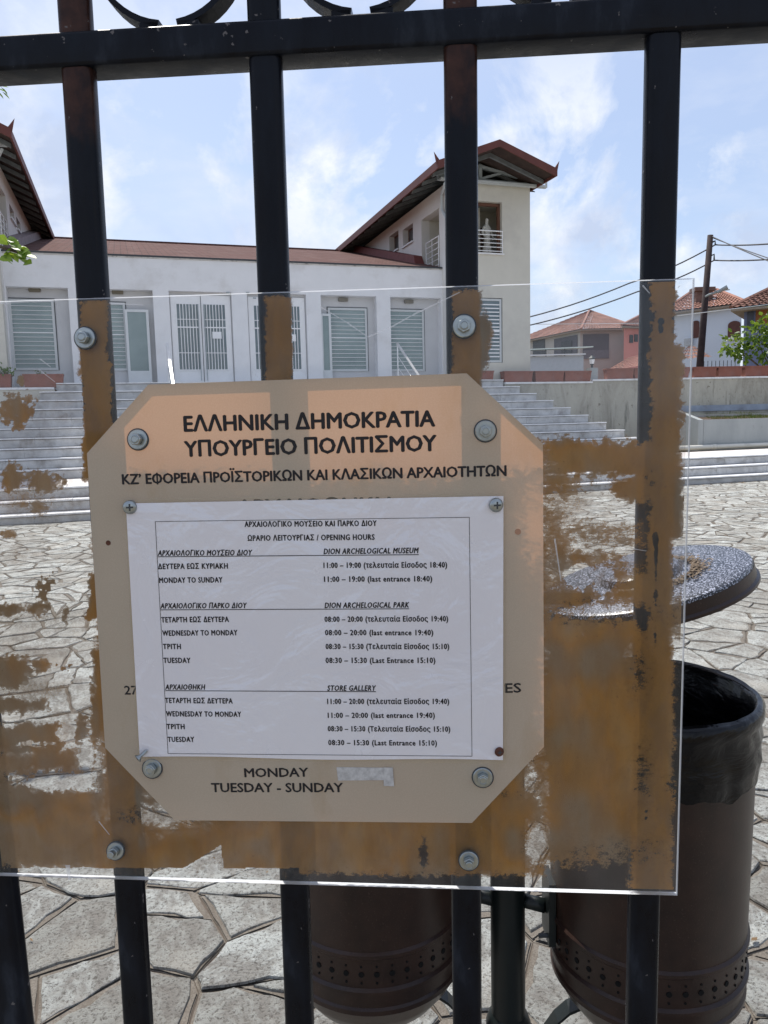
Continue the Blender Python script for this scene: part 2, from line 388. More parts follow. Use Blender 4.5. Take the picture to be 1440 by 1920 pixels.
# ================================================================== STAIRCASE
stairs = tag(empty('staircase', rot=PSI), kind='structure')
V0, TL, LAND, RU, TU = 13.31, .35, 2.19, .2014, .332
HS = [.153, .34, .527]
def row(u0, u1, v, zt, zb, depth, pitch, seed):
    R = random.Random(seed); u = u0
    if depth > 1: du = 1.6
    while u < u1-.05:
        L = pitch*R.uniform(.75, 1.25); e = min(u+L, u1)
        if u1-e < .3: e = u1
        zj = R.uniform(-.002, .002)
        MB().box(u+.004, e-.004, v-.03, v+depth, zt-.026+zj, zt+zj).build('tread', tread_m, stairs)
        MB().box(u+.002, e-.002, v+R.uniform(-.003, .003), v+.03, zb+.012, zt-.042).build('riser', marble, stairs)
        u = e
core = MB()
for k in range(3):
    core.box(-9, 19.5, V0+k*TL+.02, V0+(k+1)*TL+.3, -.02, HS[k]-.036)
    row(-9, 19.5, V0+k*TL, HS[k], 0 if k == 0 else HS[k-1], TL-.005 if k < 2 else .4, 1.45, 10+k)
VL = V0+2*TL+LAND; WL = HS[2]
core.box(-9, 19.5, V0+3*TL, VL+.02, -.02, WL-.036)
for k in range(1, 11):
    ul, ur = -1.58-.33*(10-k), 9.72+.32*(10-k); v = VL+(k-1)*TU; zt = WL+k*RU
    core.box(ul+.03, ur-.03, v+.02, 22, WL+(k-1)*RU-.04, zt-.036)
    row(ul, ur, v, zt, WL+(k-1)*RU, TU-.005 if k < 10 else .36, 1.5, 20+k)
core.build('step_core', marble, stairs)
# landing slabs
R_ = random.Random(3); slabm = simple('pale_pink_marble', (.70, .65, .62), .6, .07, 4, dirt=(.56, .5, .46))
for i in range(30):
    for j in range(2):
        u = -9+i*.95; v = V0+2*TL+.405+j*.87
        MB().box(u+.003, u+.947, v+.003, v+.867, WL-.034, WL-.001+R_.uniform(-.001, .001)).build('landing_slab', slabm, stairs)
TOPW = WL+10*RU
platform = tag(MB().box(-1.6, 9.72, VL+9*TU+.36, 22, TOPW-.3, TOPW-.003).build('platform', tread_m, rot=PSI), kind='structure')

# ================================================================== TERRACES
tag(MB().box(-30, -1.62, 19.4, 60, -.02, 2.41).build('terrain', earth, rot=PSI), kind='structure')
tag(MB().box(9.76, 60, 19.6, 60, -.02, 2.40).build('terrain', earth, rot=PSI), kind='structure')
def wall_seg(name, p0, p1, th, z0, z1, mat, cap, label, capmat=None):
    a = Vector(p0).to_2d() if len(p0) > 2 else Vector(p0); b = Vector(p1); L = (b-a).length; ang = math.atan2(b.y-a.y, b.x-a.x)
    e = empty(name, Mw(a.x, a.y, 0), PSI+ang); tag(e, label, 'wall')
    MB().box(0, L, 0, th, z0, z1-.05).build('wall_body', mat, e)
    if cap:
        n = max(1, int(L/1.2))
        for i in range(n): MB().box(L*i/n+.002, L*(i+1)/n-.002, -.03, th+.02, z1-.048, z1).build('coping_slab', capmat or tread_m, e)
    return e
WA = 19.15
wall_seg('retaining_wall', (-9, WA), (-1.62, WA), .25, 0, 2.445, cream_wall, True, 'cream retaining wall with white coping left of the marble stairs')
wall_seg('retaining_wall', (9.75, WA), (12.5, WA), .25, 0, 2.465, stained_wall, True, 'stained beige retaining wall behind the right end of the marble stairs')
wall_seg('retaining_wall', (12.5, WA), (22, 17.2), .25, 0, 2.52, stained_wall, True, 'cracked grey retaining wall behind the raised grass bed')
MBb = MB().box(2.6, 9.6, -.04, -.004, 1.55, 1.72); ang = math.atan2(17.2-WA, 22-12.5)
tag(MBb.build('plinth_strip', simple('blue_grey_paint', (.28, .32, .38), .8, .2, 3, dirt=(.2, .2, .2)), loc=Mw(12.5, WA, 0), rot=PSI+ang), 'blue grey painted skirting along the foot of the cracked wall', 'skirting')
# raised bed and cheek wall
bed = tag(empty('raised_bed', Mw(14.45, 16.9, 0), PSI), 'grey rendered raised bed with dry grass beside the lower steps', 'planter bed')
MB().box(0, 7, 0, .14, .5, 1.32).build('front_wall', grey_wall, bed)
MB().prism([(.145, .5), (1.35, .5), (1.35, 1.46), (.7, 1.43), (.145, 1.31)], .165, 7, 'x').build('soil', soil, bed)
cheek = MB().prism([(0, .5), (2.3, .5), (2.3, 1.98), (0, 1.32)], 0, .16, 'x')
ck = tag(cheek.build('cheek_wall', grey_wall, loc=Mw(14.28, 16.9, 0), rot=PSI), 'pale grey sloping cheek wall closing the left end of the raised bed', 'wall')
tag(MB().box(14.6, 22, 17.42, 19.4, .5, 1.46).build('path', simple('concrete_path', (.36, .35, .33), .9, .15, 3), rot=PSI), kind='structure')
pp = MB().tube([Mw(12.2, 16.78, .60), Mw(14.35, 16.78, .60), Mw(14.55, 16.76, .60), Mw(21.5, 16.76, .60)], .062, 14)
pipe = tag(pp.build('drain_pipe', simple('grey_pvc', (.62, .60, .53), .5, .06, 3, dirt=(.4, .38, .33)), smooth=True), 'pale plastic drain pipe lying along the foot of the raised bed', 'pipe')
MB().tube([Mw(14.62, 16.76, .60), Mw(14.75, 16.76, .60)], .07, 14).build('pipe_collar', pipe.data.materials[0], pipe, smooth=True)
# grass on the bed
gm = NT('dry_grass'); gm.col(gm.ramp(gm.noise(1.5, 3), (.35, (.17, .16, .04)), (.65, (.10, .17, .03)))); gm.pr(.8, 0, .2); gm = gm.m
g = MB(); Rg = random.Random(4)
for i in range(5200):
    u = Rg.uniform(14.9, 21); v = 17.07+abs(Rg.gauss(0, .5)); 
    if v > 18.1: continue
    w = (1.31 if v < 17.05 else 1.31+min(v-17.05, .55)*.22)+.0; hgt = Rg.uniform(.02, .06)*(1+1.2*math.exp(-((u-16.4)/.5)**2)*Rg.random()); a = Rg.uniform(0, pi); s_ = .008
    dx, dy = cos(a)*s_, sin(a)*s_; lx, ly = Rg.gauss(0, .02), Rg.gauss(0, .02)
    g.add([(u-dx, v-dy, w-.02), (u+dx, v+dy, w-.02), (u+lx, v+ly, w+hgt)], [(0, 1, 2)])
o = g.build('grass', gm, rot=PSI); tag(o, 'low yellow green grass growing in the raised bed', 'grass', kind='stuff')

# leaves helper
def leaf_mat(name, c1, c2, sc=9):
    t = NT(name); k = t.ramp(t.noise(sc, 3), (.35, c1), (.65, c2)); t.col(k); t.pr(.45, 0, .4)
    tr = t.new('ShaderNodeBsdfTranslucent'); t.put(tr.inputs[0], t.mix(.5, k, (.35, .45, .03))); mx = t.new('ShaderNodeMixShader'); mx.inputs[0].default_value = .4
    t.L.new(t.b.outputs[0], mx.inputs[1]); t.L.new(tr.outputs[0], mx.inputs[2]); t.L.new(mx.outputs[0], t.o.inputs[0]); return t.m
leaf_g = leaf_mat('green_leaf', (.045, .10, .02), (.10, .20, .035), 4)
leaf_y = leaf_mat('sunlit_lime_leaf', (.12, .22, .03), (.24, .36, .05))
bark = simple('bark', (.12, .09, .065), .95, .3, 12, .5, .01, 40)
def leaf(mb, p, d, up, L, w):
    d = Vector(d).normalized(); s_ = d.cross(Vector(up)).normalized(); n = s_.cross(d)
    p = Vector(p); q = [p, p+d*L*.3+s_*w*.5+n*L*.06, p+d*L*.65+s_*w*.42+n*L*.02, p+d*L-n*L*.08, p+d*L*.65-s_*w*.42+n*L*.02, p+d*L*.3-s_*w*.5+n*L*.06, p+d*L*.5-n*L*.05]
    mb.add(q, [(0, 1, 6), (1, 2, 6), (2, 3, 6), (3, 4, 6), (4, 5, 6), (5, 0, 6)])
def rvec(R): 
    v = Vector((R.gauss(0, 1), R.gauss(0, 1), R.gauss(0, 1))); return v.normalized()
def shrub(name, loc, clumps, nleaf, L, mat, label, cat, seed, trunk=None):
    R = random.Random(seed); e = tag(empty(name, loc), label, cat); mb = MB(); st = MB()
    for (cx_, cy_, cz_, r) in clumps:
        base_ = Vector(trunk) if trunk else Vector((0, 0, 0)); st.tube([base_, base_.lerp(Vector((cx_, cy_, cz_)), .5)+rvec(R)*.06, Vector((cx_, cy_, cz_))], .02, 6, rs=[.03, .018, .006])
        for i in range(int(nleaf*r*r)):
            d = rvec(R); p = Vector((cx_, cy_, cz_))+d*r*(R.random()**.45)*R.uniform(.7, 1.15)
            leaf(mb, p, (d+rvec(R)*.8+Vector((0, 0, -.3))), rvec(R)+Vector((0, 0, 1.2)), L*R.uniform(.6, 1.2), L*.75*R.uniform(.7, 1.1))
    mb.build('foliage' if cat != 'tree' else 'crown', mat, e); st.build('stem' if cat != 'tree' else 'trunk', bark, e, smooth=True); return e

# ================================================================== PLANTERS
def make_planter():
    e = empty('planter'); b = MB(); Lx, D_, H_ = 1., .26, .30
    def ringp(s_, z, t): return [(t+(1-s_)*.03, t*.6+(1-s_)*.02-D_/2, z), (Lx-t-(1-s_)*.03, t*.6+(1-s_)*.02-D_/2, z), (Lx-t-(1-s_)*.03, D_/2-t*.6-(1-s_)*.02, z), (t+(1-s_)*.03, D_/2-t*.6-(1-s_)*.02, z)]
    rs = [ringp(0, 0, 0), ringp(1, H_-.04, .0), ringp(1, H_-.04, -.012), ringp(1, H_, -.012), ringp(1, H_, .025), ringp(1, H_-.05, .03)]
    for r in rs: b.v += r
    b.f.append((3, 2, 1, 0))
    for i in range(len(rs)-1):
        for k in range(4): a, c_ = i*4+k, i*4+(k+1) % 4; b.f.append((a, c_, c_+4, a+4))
    b.build('trough', terracotta, e); MB().box(.035, Lx-.035, -D_/2+.03, D_/2-.03, H_-.1, H_-.03).build('soil', soil, e); return e
pl0 = make_planter(); first = [True]
def planter(u0, v, w, L, label, ang=0, H=1.):
    if first[0]: e = pl0; first[0] = False
    else:
        e = pl0.copy(); COL.objects.link(e)
        for ch in pl0.children: inst(ch, e)
    e.location = Mw(u0, v, w); e.rotation_euler = (0, 0, PSI+ang); e.scale = (L, 1, H); tag(e, label, 'planter', 'terracotta planters on the terrace walls'); return e
def span(x0, x1, y, v): return mv(x0, y, v)[0], mv(x1, y, v)[0]
VP = 19.31
a, b = span(-60, 23, 722, VP); planter(a, VP, 2.447, b-a, 'terracotta trough cut by the left photo edge, holding a leafy green plant')
a, b = span(45, 120, 722, VP); planter(a, VP, 2.447, b-a, 'terracotta trough left of the top step with tiny seedlings')
a, b = span(883, 924, 714, VP); planter(a, VP+.06, 2.545, b-a, 'short terracotta trough under the barred tower window', H=.8)
a, b = span(942, 995, 714, VP); planter(a, VP, 2.468, b-a, 'terracotta trough at the tower corner with a lit left end')
a, b = span(1000, 1053, 714, VP); planter(a, VP, 2.468, b-a, 'terracotta trough directly right of the tower corner')
a, b = span(1055, 1104, 714, VP); planter(a, VP, 2.468, b-a, 'terracotta trough left of the small lantern pillar')
angB = ang; dB = Vector((cos(ang), sin(ang)))
for (s0, s1, lab) in ((.42, 1.22, 'terracotta trough just right of the lantern pillar'), (1.26, 1.75, 'short terracotta trough left of the thick rusty glued bar'), (3.02, 3.72, 'terracotta trough just left of the clear sheet edge'),
                      (3.78, 4.50, 'terracotta trough at the foot of the leaning pole'), (4.60, 5.32, 'terracotta trough left part under the leafy green tree'), (5.36, 6.2, 'terracotta trough cut by the right photo edge under the tree'), (2.1, 2.9, 'terracotta trough hidden behind the rusty glued bar')):
    p = Vector((12.5, WA))+dB*s0+Vector((-dB.y, dB.x))*.13; planter(p.x, p.y, 2.523, s1-s0, lab, angB)
up, wp = mv(1113, 716, 19.3)
lp = tag(empty('lantern_post', Mw(up+.02, 19.42, 2.46), PSI), 'grey pillar topped by a small black lantern on the terrace wall', 'lamp')
MB().box(-.12, .12, -.12, .12, 0, .40).build('pillar', grey_wall, lp)
MB().lathe([(0, .40), (.05, .40), (.03, .44), (.03, .48), (.06, .5), (.085, .66), (.12, .67), (.03, .75), (.01, .8), (0, .8)], 6).build('lantern_frame', dark_frame, lp)
MB().lathe([(.0, .515), (.064, .515), (.086, .645), (0, .645)], 6).build('lantern_pane', white_metal, lp)
shrub('leafy_plant', Mw(-2.75, 19.31, 2.72), [(0, 0, .1, .16), (.2, 0, .08, .13), (-.25, 0, .1, .16)], 2600, .07, leaf_g, 'bushy green plant growing in the trough at the left photo edge', 'plant', 2)
shrub('seedling', Mw(-1.95, 19.31, 2.72), [(0, 0, .05, .08), (.12, 0, .02, .05)], 2200, .06, leaf_g, 'small seedling in the trough left of the top step', 'plant', 3)
shrub('seedling', Mw(-1.5, 19.31, 2.72), [(0, 0, .03, .06)], 2200, .05, leaf_g, 'tiny seedling at the right end of the trough by the top step', 'plant', 5)

# ================================================================== MUSEUM
mus = tag(empty('museum', rot=PSI), 'white museum with arcaded front, brown roof and two gabled wings', 'museum')
FV = 20.; OPEN = [(-2.57, -1.24, 'w'), (-.85, .68, 'w'), (1.06, 2.58, 'd'), (2.97, 4.49, 'd'), (4.88, 6.40, 'w'), (6.79, 8.26, 'w')]
TW = TOPW
m = MB(); m.box(-2.6, 8.3, FV, FV+.5, 4.80, 5.55)                              # lintel beam
edges = [-2.6]+[q for a_, b_, _ in OPEN for q in (a_, b_)]+[8.3]
for i in range(0, len(edges), 2):
    if edges[i+1]-edges[i] > .01: m.box(edges[i], edges[i+1], FV, FV+.5, TW-.1, 4.80)
m.build('wall', white_wall, mus)
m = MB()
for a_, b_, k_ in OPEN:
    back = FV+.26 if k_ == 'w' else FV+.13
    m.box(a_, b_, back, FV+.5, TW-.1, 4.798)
m.build('recess_wall', simple('recess_shade_render', (.56, .56, .565), .9, .04, 3, .15, .004, 90), mus)  # greyer than the front wall: the shade of the recesses put into the colour
MB().box(-2.6, 8.3, FV-.03, FV+.2, 5.552, 5.59).build('parapet_coping', simple('flaking_coping', (.6, .58, .55), .9, .1, 6, dirt=(.1, .08, .07), dscale=9), mus)
MB().box(-2.6, 8.3, FV-.045, FV-.005, 5.575, 5.615).build('roof_edge', dark_frame, mus)
# main roof
def slab(mb, p, t):   # quad p (4 pts) thickened down
    mb.hexa([(x, y, z-t) for x, y, z in p]+[tuple(q) for q in p])
m = MB(); slab(m, [(-2.6, FV-.02, 5.62), (8.3, FV-.02, 5.62), (8.3, 28, 7.69), (-2.6, 28, 7.69)], .06); slab(m, [(-2.6, 28, 7.69), (8.3, 28, 7.69), (8.3, 36, 5.6), (-2.6, 36, 5.6)], .06)
m.build('roof', shingles, mus)
MB().box(-2.6, 8.3, 27.93, 28.07, 7.68, 7.73).build('roof_ridge', shingles, mus)
fm = simple('dark_red_flashing', (.16, .045, .04), .7, .15, 5)
m = MB(); m.hexa([(8.0, 21.3, 5.95), (8.3, 21.3, 5.95), (8.3, 27.6, 7.6), (8.0, 27.6, 7.6), (8.05, 21.5, 6.22), (8.3, 21.5, 6.22), (8.3, 27.6, 7.82), (8.05, 27.6, 7.82)]); m.build('roof_flashing', fm, mus)
m = MB(); m.hexa([(-2.6, 20.3, 5.7), (-2.35, 20.3, 5.7), (-2.35, 27.8, 7.64), (-2.6, 27.8, 7.64), (-2.6, 20.3, 5.95), (-2.38, 20.3, 5.9), (-2.38, 27.8, 7.86), (-2.6, 27.8, 7.9)]); m.build('roof_flashing', simple('grey_flashing', (.25, .2, .2), .8, .2, 5), mus)
# bulkhead lamps, windows
lampm = simple('brass_lamp', (.16, .14, .10), .5, .1)
def rectpx(x0, y0, x1, y1, v): (a_, c_), (b_, d_) = mv(x0, y0, v), mv(x1, y1, v); return a_, b_, min(c_, d_), max(c_, d_)
def louvre(u0, u1, w0, w1, v, glass, ns, midk, parent=mus, sl=.014, outline=True):
    f_ = MB(); t = .055
    f_.box(u0, u1, v-.03, v, w1-t, w1); f_.box(u0, u1, v-.03, v, w0, w0+t); f_.box(u0, u0+t, v-.03, v, w0+t, w1-t); f_.box(u1-t, u1, v-.03, v, w0+t, w1-t)
    e = f_.build('window', grey_white, parent)
    MB().box(u0+t, u1-t, v-.006, v-.003, w0+t, w1-t).build('pane', glass, e)
    if outline:
        q = MB(); q.box(u0-.025, u1+.025, v-.012, v-.001, w1+.001, w1+.026); q.box(u1+.001, u1+.025, v-.012, v-.001, w0, w1); q.box(u0-.025, u0-.001, v-.012, v-.001, w0, w1); q.build('joint', dark_frame, e)
    for k in range(1, ns):
        z = w0+t+(w1-w0-2*t)*k/ns; h = sl*(2.2 if k == midk else 1)
        MB().box(u0+t, u1-t, v-.022, v-.008, z-h/2, z+h/2).build('slat', white_metal, e)
    return e
BV = FV+.255
for (x0, y0, x1, y1) in ((15, 560, 110, 694), (150, 566, 242, 695), (614, 577, 690, 696), (722, 580, 796, 696)):
    a_, b_, c_, d_ = rectpx(x0, y0, x1, y1, BV); louvre(a_, b_, c_, d_, BV, glass_green, 15, 8, sl=.011)
for x, y in ((65, 544), (220.5, 548.5), (642.5, 562.5), (765.5, 566)):
    a_, c_ = mv(x, y, BV); o = MB().box(a_-.13, a_+.13, BV-.08, BV, c_-.045, c_+.045).build('bulkhead_lamp', lampm, mus); bevel(o, .015)
for (x0, y0, x1, y1) in ((233, 580, 286, 719), (600, 588, 624, 722)):     # glazed door leaves standing in the recess
    V_ = FV+.12; a_, b_, c_, d_ = rectpx(x0, y0, x1, y1, V_); c_ = TW; t = .06; q = MB()
    q.box(a_, b_, V_-.02, V_+.02, d_-t, d_); q.box(a_, a_+t, V_-.02, V_+.02, c_, d_-t); q.box(b_-t, b_, V_-.02, V_+.02, c_, d_-t); q.box(a_+t, b_-t, V_-.02, V_+.02, c_, c_+.33)
    e = q.build('glazed_leaf', simple('off_white_frame', (.62, .64, .64), .5, .04), mus); MB().box(a_+t, b_-t, V_-.004, V_+.004, c_+.33, d_-t).build('pane', glass_green, e)
# doors
def door(u0, u1, gl, gr, px_sheet=None):
    V_ = FV+.125; e = MB().box(u0+.03, u1-.03, V_-.03, V_, TW, 4.72).build('door', white_metal, mus)
    m_ = (u0+u1)/2
    for s_, (a_, b_) in enumerate(((u0+.17, m_-.06), (m_+.06, u1-.17))):
        w0, w1 = 2.9, 4.50
        MB().box(a_, b_, V_-.037, V_-.032, w0, w1).build('pane', glass_dark, e)
        mo_ = MB(); t = .03
        mo_.box(a_-t, b_+t, V_-.045, V_-.031, w1, w1+t); mo_.box(a_-t, b_+t, V_-.045, V_-.031, w0-t, w0); mo_.box(a_-t, a_, V_-.045, V_-.031, w0, w1); mo_.box(b_, b_+t, V_-.045, V_-.031, w0, w1)
        mo_.box(a_-.02, b_+.02, V_-.036, V_-.031, TW+.06, w0-t-.06); mo_.build('leaf_moulding', white_metal, e)
        for k in range(1, 7): x = a_+(b_-a_)*k/7; MB().box(x-.009, x+.009, V_-.058, V_-.045, w0, w1).build('bar', white_metal, e)
        for z, h in ((4.12, .016), (3.92, .03), (3.30, .016)): MB().box(a_, b_, V_-.062, V_-.059, z, z+h).build('crossbar', white_metal, e)
        x = m_+(-.075 if s_ == 0 else .075); MB().tube([(x, V_-.09, 2.62), (x, V_-.09, 4.5)], .011, 8).build('pull_handle', grey_metal, e)
    MB().box(m_-.008, m_+.008, V_-.034, V_-.03, TW, 4.7).build('meeting_joint', dark_frame, e); return e
d1 = door(1.06, 2.58, 0, 0); d2 = door(2.97, 4.49, 0, 0)
a_, b_, c_, d_ = rectpx(398, 622, 415.6, 635, FV+.06); MB().box(a_, b_, FV+.055, FV+.058, c_, d_).build('paper_sheet', white_metal, d1)
a_, b_, c_, d_ = rectpx(545, 627, 555, 640, FV+.06); MB().box(a_, b_, FV+.055, FV+.058, c_, d_).build('paper_sheet', white_metal, d2)
for x, y in ((428, 549), (465, 549), (478, 559)):
    a_, c_ = mv(x, y, FV-.02); MB().box(a_-.05, a_+.03, FV-.05, FV-.001, c_-.015, c_+.015).build('camera_bracket', grey_metal, mus)

# ---- wings
EAVE, RIDGE = 7.72, 8.40
def wing(u0, u1, side, ridge_u):   # side=+1 right wing (its court wall is u0); -1 left wing (court wall is u1)
    vF, vB = 19.5, 28.3; wt = 7.72; cu = u0 if side > 0 else u1; s_ = side
    m = MB()
    # front wall with openings
    if side > 0:
        fx0, fx1 = 9.1, 9.87
        m.box(u0, fx0, vF, vF+.25, 2.38, wt); m.box(fx1, u1, vF, vF+.25, 2.38, wt)
        m.box(fx0, fx1, vF, vF+.25, 2.38, 3.02); m.box(fx0, fx1, vF, vF+.25, 4.76, 5.92); m.box(fx0, fx1, vF, vF+.25, 7.28, wt)
    else: m.box(u0, u1, vF, vF+.25, 2.38, wt)
    m.build('wall', cream_wall, mus)
    # court side wall with openings (v ranges)
    ops = [(20.15, 21.5, 5.65, 7.22), (22.2, 23.1, 6.80, 7.32), (23.5, 24.42, 6.86, 7.42)] if side > 0 else [(20.1, 21.48, 5.65, 7.2), (22.05, 22.92, 6.85, 7.18), (23.28, 24.12, 6.85, 7.18)]
    x0, x1 = (u0, u0+.25) if side > 0 else (u1-.25, u1)
    m = MB(); v = vF+.25
    for a_, b_, c_, d_ in ops:
        m.box(x0, x1, v, a_, 2.38, wt); m.box(x0, x1, a_, b_, 2.38, c_); m.box(x0, x1, a_, b_, d_, wt); v = b_
    m.box(x0, x1, v, vB, 2.38, wt); m.build('side_wall', simple('white_cream_render', (.70, .68, .64), .9, .03, 3, .1, .004, 80), mus)
    m = MB(); ox0, ox1 = (u1-.25, u1) if side > 0 else (u0, u0+.25)
    m.box(ox0, ox1, vF+.25, vB, 2.38, wt); m.box(u0, u1, vB, vB+.25, 2.38, wt); m.build('wall', cream_wall, mus)
    # recess backs and shutters
    for i, (a_, b_, c_, d_) in enumerate(ops):
        dp = .9 if i == 0 else .16; xb = cu+s_*(dp+.25) if i == 0 else cu+s_*.18
        if i == 0:
            q = MB(); xa = cu+s_*.25; lo, hi = min(xa, xb), max(xa, xb)
            q.box(lo, hi, a_-.05, a_, c_, d_); q.box(lo, hi, b_, b_+.05, c_, d_); q.box(min(xb, xb+s_*.05), max(xb, xb+s_*.05), a_-.05, b_+.05, c_-.05, d_+.05); q.box(lo, hi, a_, b_, c_-.05, c_); q.box(lo, hi, a_, b_, d_, d_+.05)
            q.build('balcony_recess', cream_wall, mus)
            MB().box(min(xb-s_*.03, xb), max(xb-s_*.03, xb), a_+.1, a_+.75, c_, d_-.1).build('balcony_door', brown_wood, mus)
            r_ = MB(); xr = cu-s_*.02
            for k in range(6): z = c_+.08+k*.15; r_.tube([(xr, a_+.01, z), (xr, a_+.95, z)], .012 if k < 5 else .018, 6)
            for vv in (a_+.02, a_+.5, a_+.95): r_.tube([(xr, vv, c_), (xr, vv, c_+.86)], .012, 6)
            r_.build('balcony_railing', white_metal, mus)
        else:
            e = MB().box(min(xb, xb+s_*.04), max(xb, xb+s_*.04), a_, b_, c_, d_).build('window', brown_wood, mus)
            MB().box(min(xb-s_*.01, xb-s_*.002), max(xb-s_*.01, xb-s_*.002), a_+.09, b_-.09, c_+.07, d_-.07).build('pane', simple('dark_pane', (.03, .02, .02), .3, .1), e)
            MB().box(min(cu-s_*.05, cu+s_*.16), max(cu-s_*.05, cu+s_*.16), a_-.03, b_+.03, c_-.035, c_+.01).build('sill', tread_m, e)
    # roof: gable along v
    f0, f1 = 18.35, 28.9; eL, eR = (7.56, 10.82) if side > 0 else (-5.6, -2.05); th = .13
    rafm = simple('dull_rafter', (.13, .14, .14), .8, .2); redm = simple('dark_red_roof_metal', (.12, .035, .026), .6, .15, 4)
    zL = EAVE+.07; zR = EAVE+(.12 if side > 0 else -.02)
    for ue, ze in ((eL, zL), (eR, zR)):
        q = MB(); slab(q, [(ridge_u, f0, RIDGE), (ue, f0, ze), (ue, f1, ze), (ridge_u, f1, RIDGE)] if ue > ridge_u else [(ue, f0, ze), (ridge_u, f0, RIDGE), (ridge_u, f1, RIDGE), (ue, f1, ze)], .05)
        q.build('roof', red_tile, mus)
        q = MB(); slab(q, [(ue, f0+.04, ze-.052), (ridge_u, f0+.04, RIDGE-.052), (ridge_u, f1, RIDGE-.052), (ue, f1, ze-.052)] if ue < ridge_u else [(ridge_u, f0+.04, RIDGE-.052), (ue, f0+.04, ze-.052), (ue, f1, ze-.052), (ridge_u, f1, RIDGE-.052)], .04)
        q.build('roof_boarding', simple('weathered_boarding', (.045, .028, .022), .9, .3, 6), mus)
        # verge board and eave board (dark red)
        sg = 1 if ue > ridge_u else -1
        q = MB(); q.hexa([(ue, f0-.05, ze-.16), (ridge_u, f0-.05, RIDGE-.12), (ridge_u, f0-.01, RIDGE-.12), (ue, f0-.01, ze-.16), (ue, f0-.05, ze+.04), (ridge_u, f0-.05, RIDGE+.05), (ridge_u, f0-.01, RIDGE+.05), (ue, f0-.01, ze+.04)]); q.build('verge_board', redm, mus)
        q = MB(); q.box(min(ue, ue+sg*.04), max(ue, ue+sg*.04), f0-.05, f1, ze-.16, ze+.03); q.build('eave_board', redm, mus)
        q = MB(); q.add([(ue-sg*.22, f0-.03, ze-.02), (ue-sg*.22, f0+.02, ze-.02), (ue+sg*.03, f0+.02, ze-.12), (ue+sg*.03, f0-.03, ze-.12), (ue+sg*.12, f0-.01, ze+.24), (ue-sg*.02, f0-.03, ze+.05), (ue-sg*.02, f0+.02, ze+.05)], [(0, 3, 5), (3, 4, 5), (1, 6, 2), (2, 6, 4), (0, 5, 6, 1), (4, 6, 5), (3, 2, 4), (0, 1, 2, 3)]); q.build('roof_horn', redm, mus)
        for k in range(14):
            vv = f0+.5+k*.75; q = MB(); q.hexa([(ue-sg*.05, vv, ze-.19), (ridge_u, vv, RIDGE-.2), (ridge_u, vv+.07, RIDGE-.2), (ue-sg*.05, vv+.07, ze-.19), (ue-sg*.05, vv, ze-.10), (ridge_u, vv, RIDGE-.095), (ridge_u, vv+.07, RIDGE-.095), (ue-sg*.05, vv+.07, ze-.10)])
            q.build('rafter', rafm, mus)
    # gable: dark boarding set back + truss
    gv = vF+.35; MB().add([(u0-.3, gv, wt), (u1+.35, gv, wt), (u1+.35, gv, wt+.02), (ridge_u, gv, RIDGE-.12), (u0-.3, gv, wt+.02)], [(0, 1, 2, 3, 4)]).build('gable_boarding', simple('dark_boarding', (.035, .04, .042), .9, .2), mus)
    q = MB(); tv = vF-.05
    def mem(p, r_, w_=.045): 
        a_ = Vector((p[0], 0, p[1])); b_ = Vector((r_[0], 0, r_[1])); d = (b_-a_).normalized(); n_ = Vector((-d.z, 0, d.x))*w_
        q.hexa([(a_.x-n_.x, tv, a_.z-n_.z), (b_.x-n_.x, tv, b_.z-n_.z), (b_.x-n_.x, tv+.09, b_.z-n_.z), (a_.x-n_.x, tv+.09, a_.z-n_.z), (a_.x+n_.x, tv, a_.z+n_.z), (b_.x+n_.x, tv, b_.z+n_.z), (b_.x+n_.x, tv+.09, b_.z+n_.z), (a_.x+n_.x, tv+.09, a_.z+n_.z)])
    hw = u1-ridge_u+.1; mem((u0-.3, wt+.06), (u1+.3, wt+.06), .05); mem((ridge_u, wt+.1), (ridge_u, RIDGE-.2), .05)
    mem((ridge_u+.02, wt+.12), (ridge_u+hw*.5, wt+.36), .03); mem((ridge_u-.02, wt+.12), (ridge_u-(ridge_u-u0)*.5, wt+.32), .03)
    mem((ridge_u, RIDGE-.24), (u1+.35, wt+.1), .035); mem((ridge_u, RIDGE-.24), (u0-.3, wt+.1), .035); q.build('truss', grey_metal, mus)
    gt_ = MB().box(u0-.28, u1+.42, vF-.2, vF-.08, wt-.03, wt+.035); gt_.box(u1+.38 if side > 0 else u0-.28, u1+.42 if side > 0 else u0-.24, vF-.2, vF-.14, wt+.03, wt+.16); gt_.build('gutter', simple('pale_grey_gutter', (.5, .53, .53), .5, .05), mus)
    dpx = cu-s_*.06; MB().tube([(cu-s_*.30, 19.0, EAVE-.22), (cu-s_*.06, 19.8, EAVE-.25), (cu-s_*.06, 19.8, EAVE-.65), (cu-s_*.03, 19.55, EAVE-.95)], .035, 8).build('downpipe', gt_ and simple('pale_grey_pipe', (.5, .53, .53), .5, .05), mus)
wing(8.3, 10.72, 1, 9.22)
wing(-5.0, -2.6, -1, -3.6)
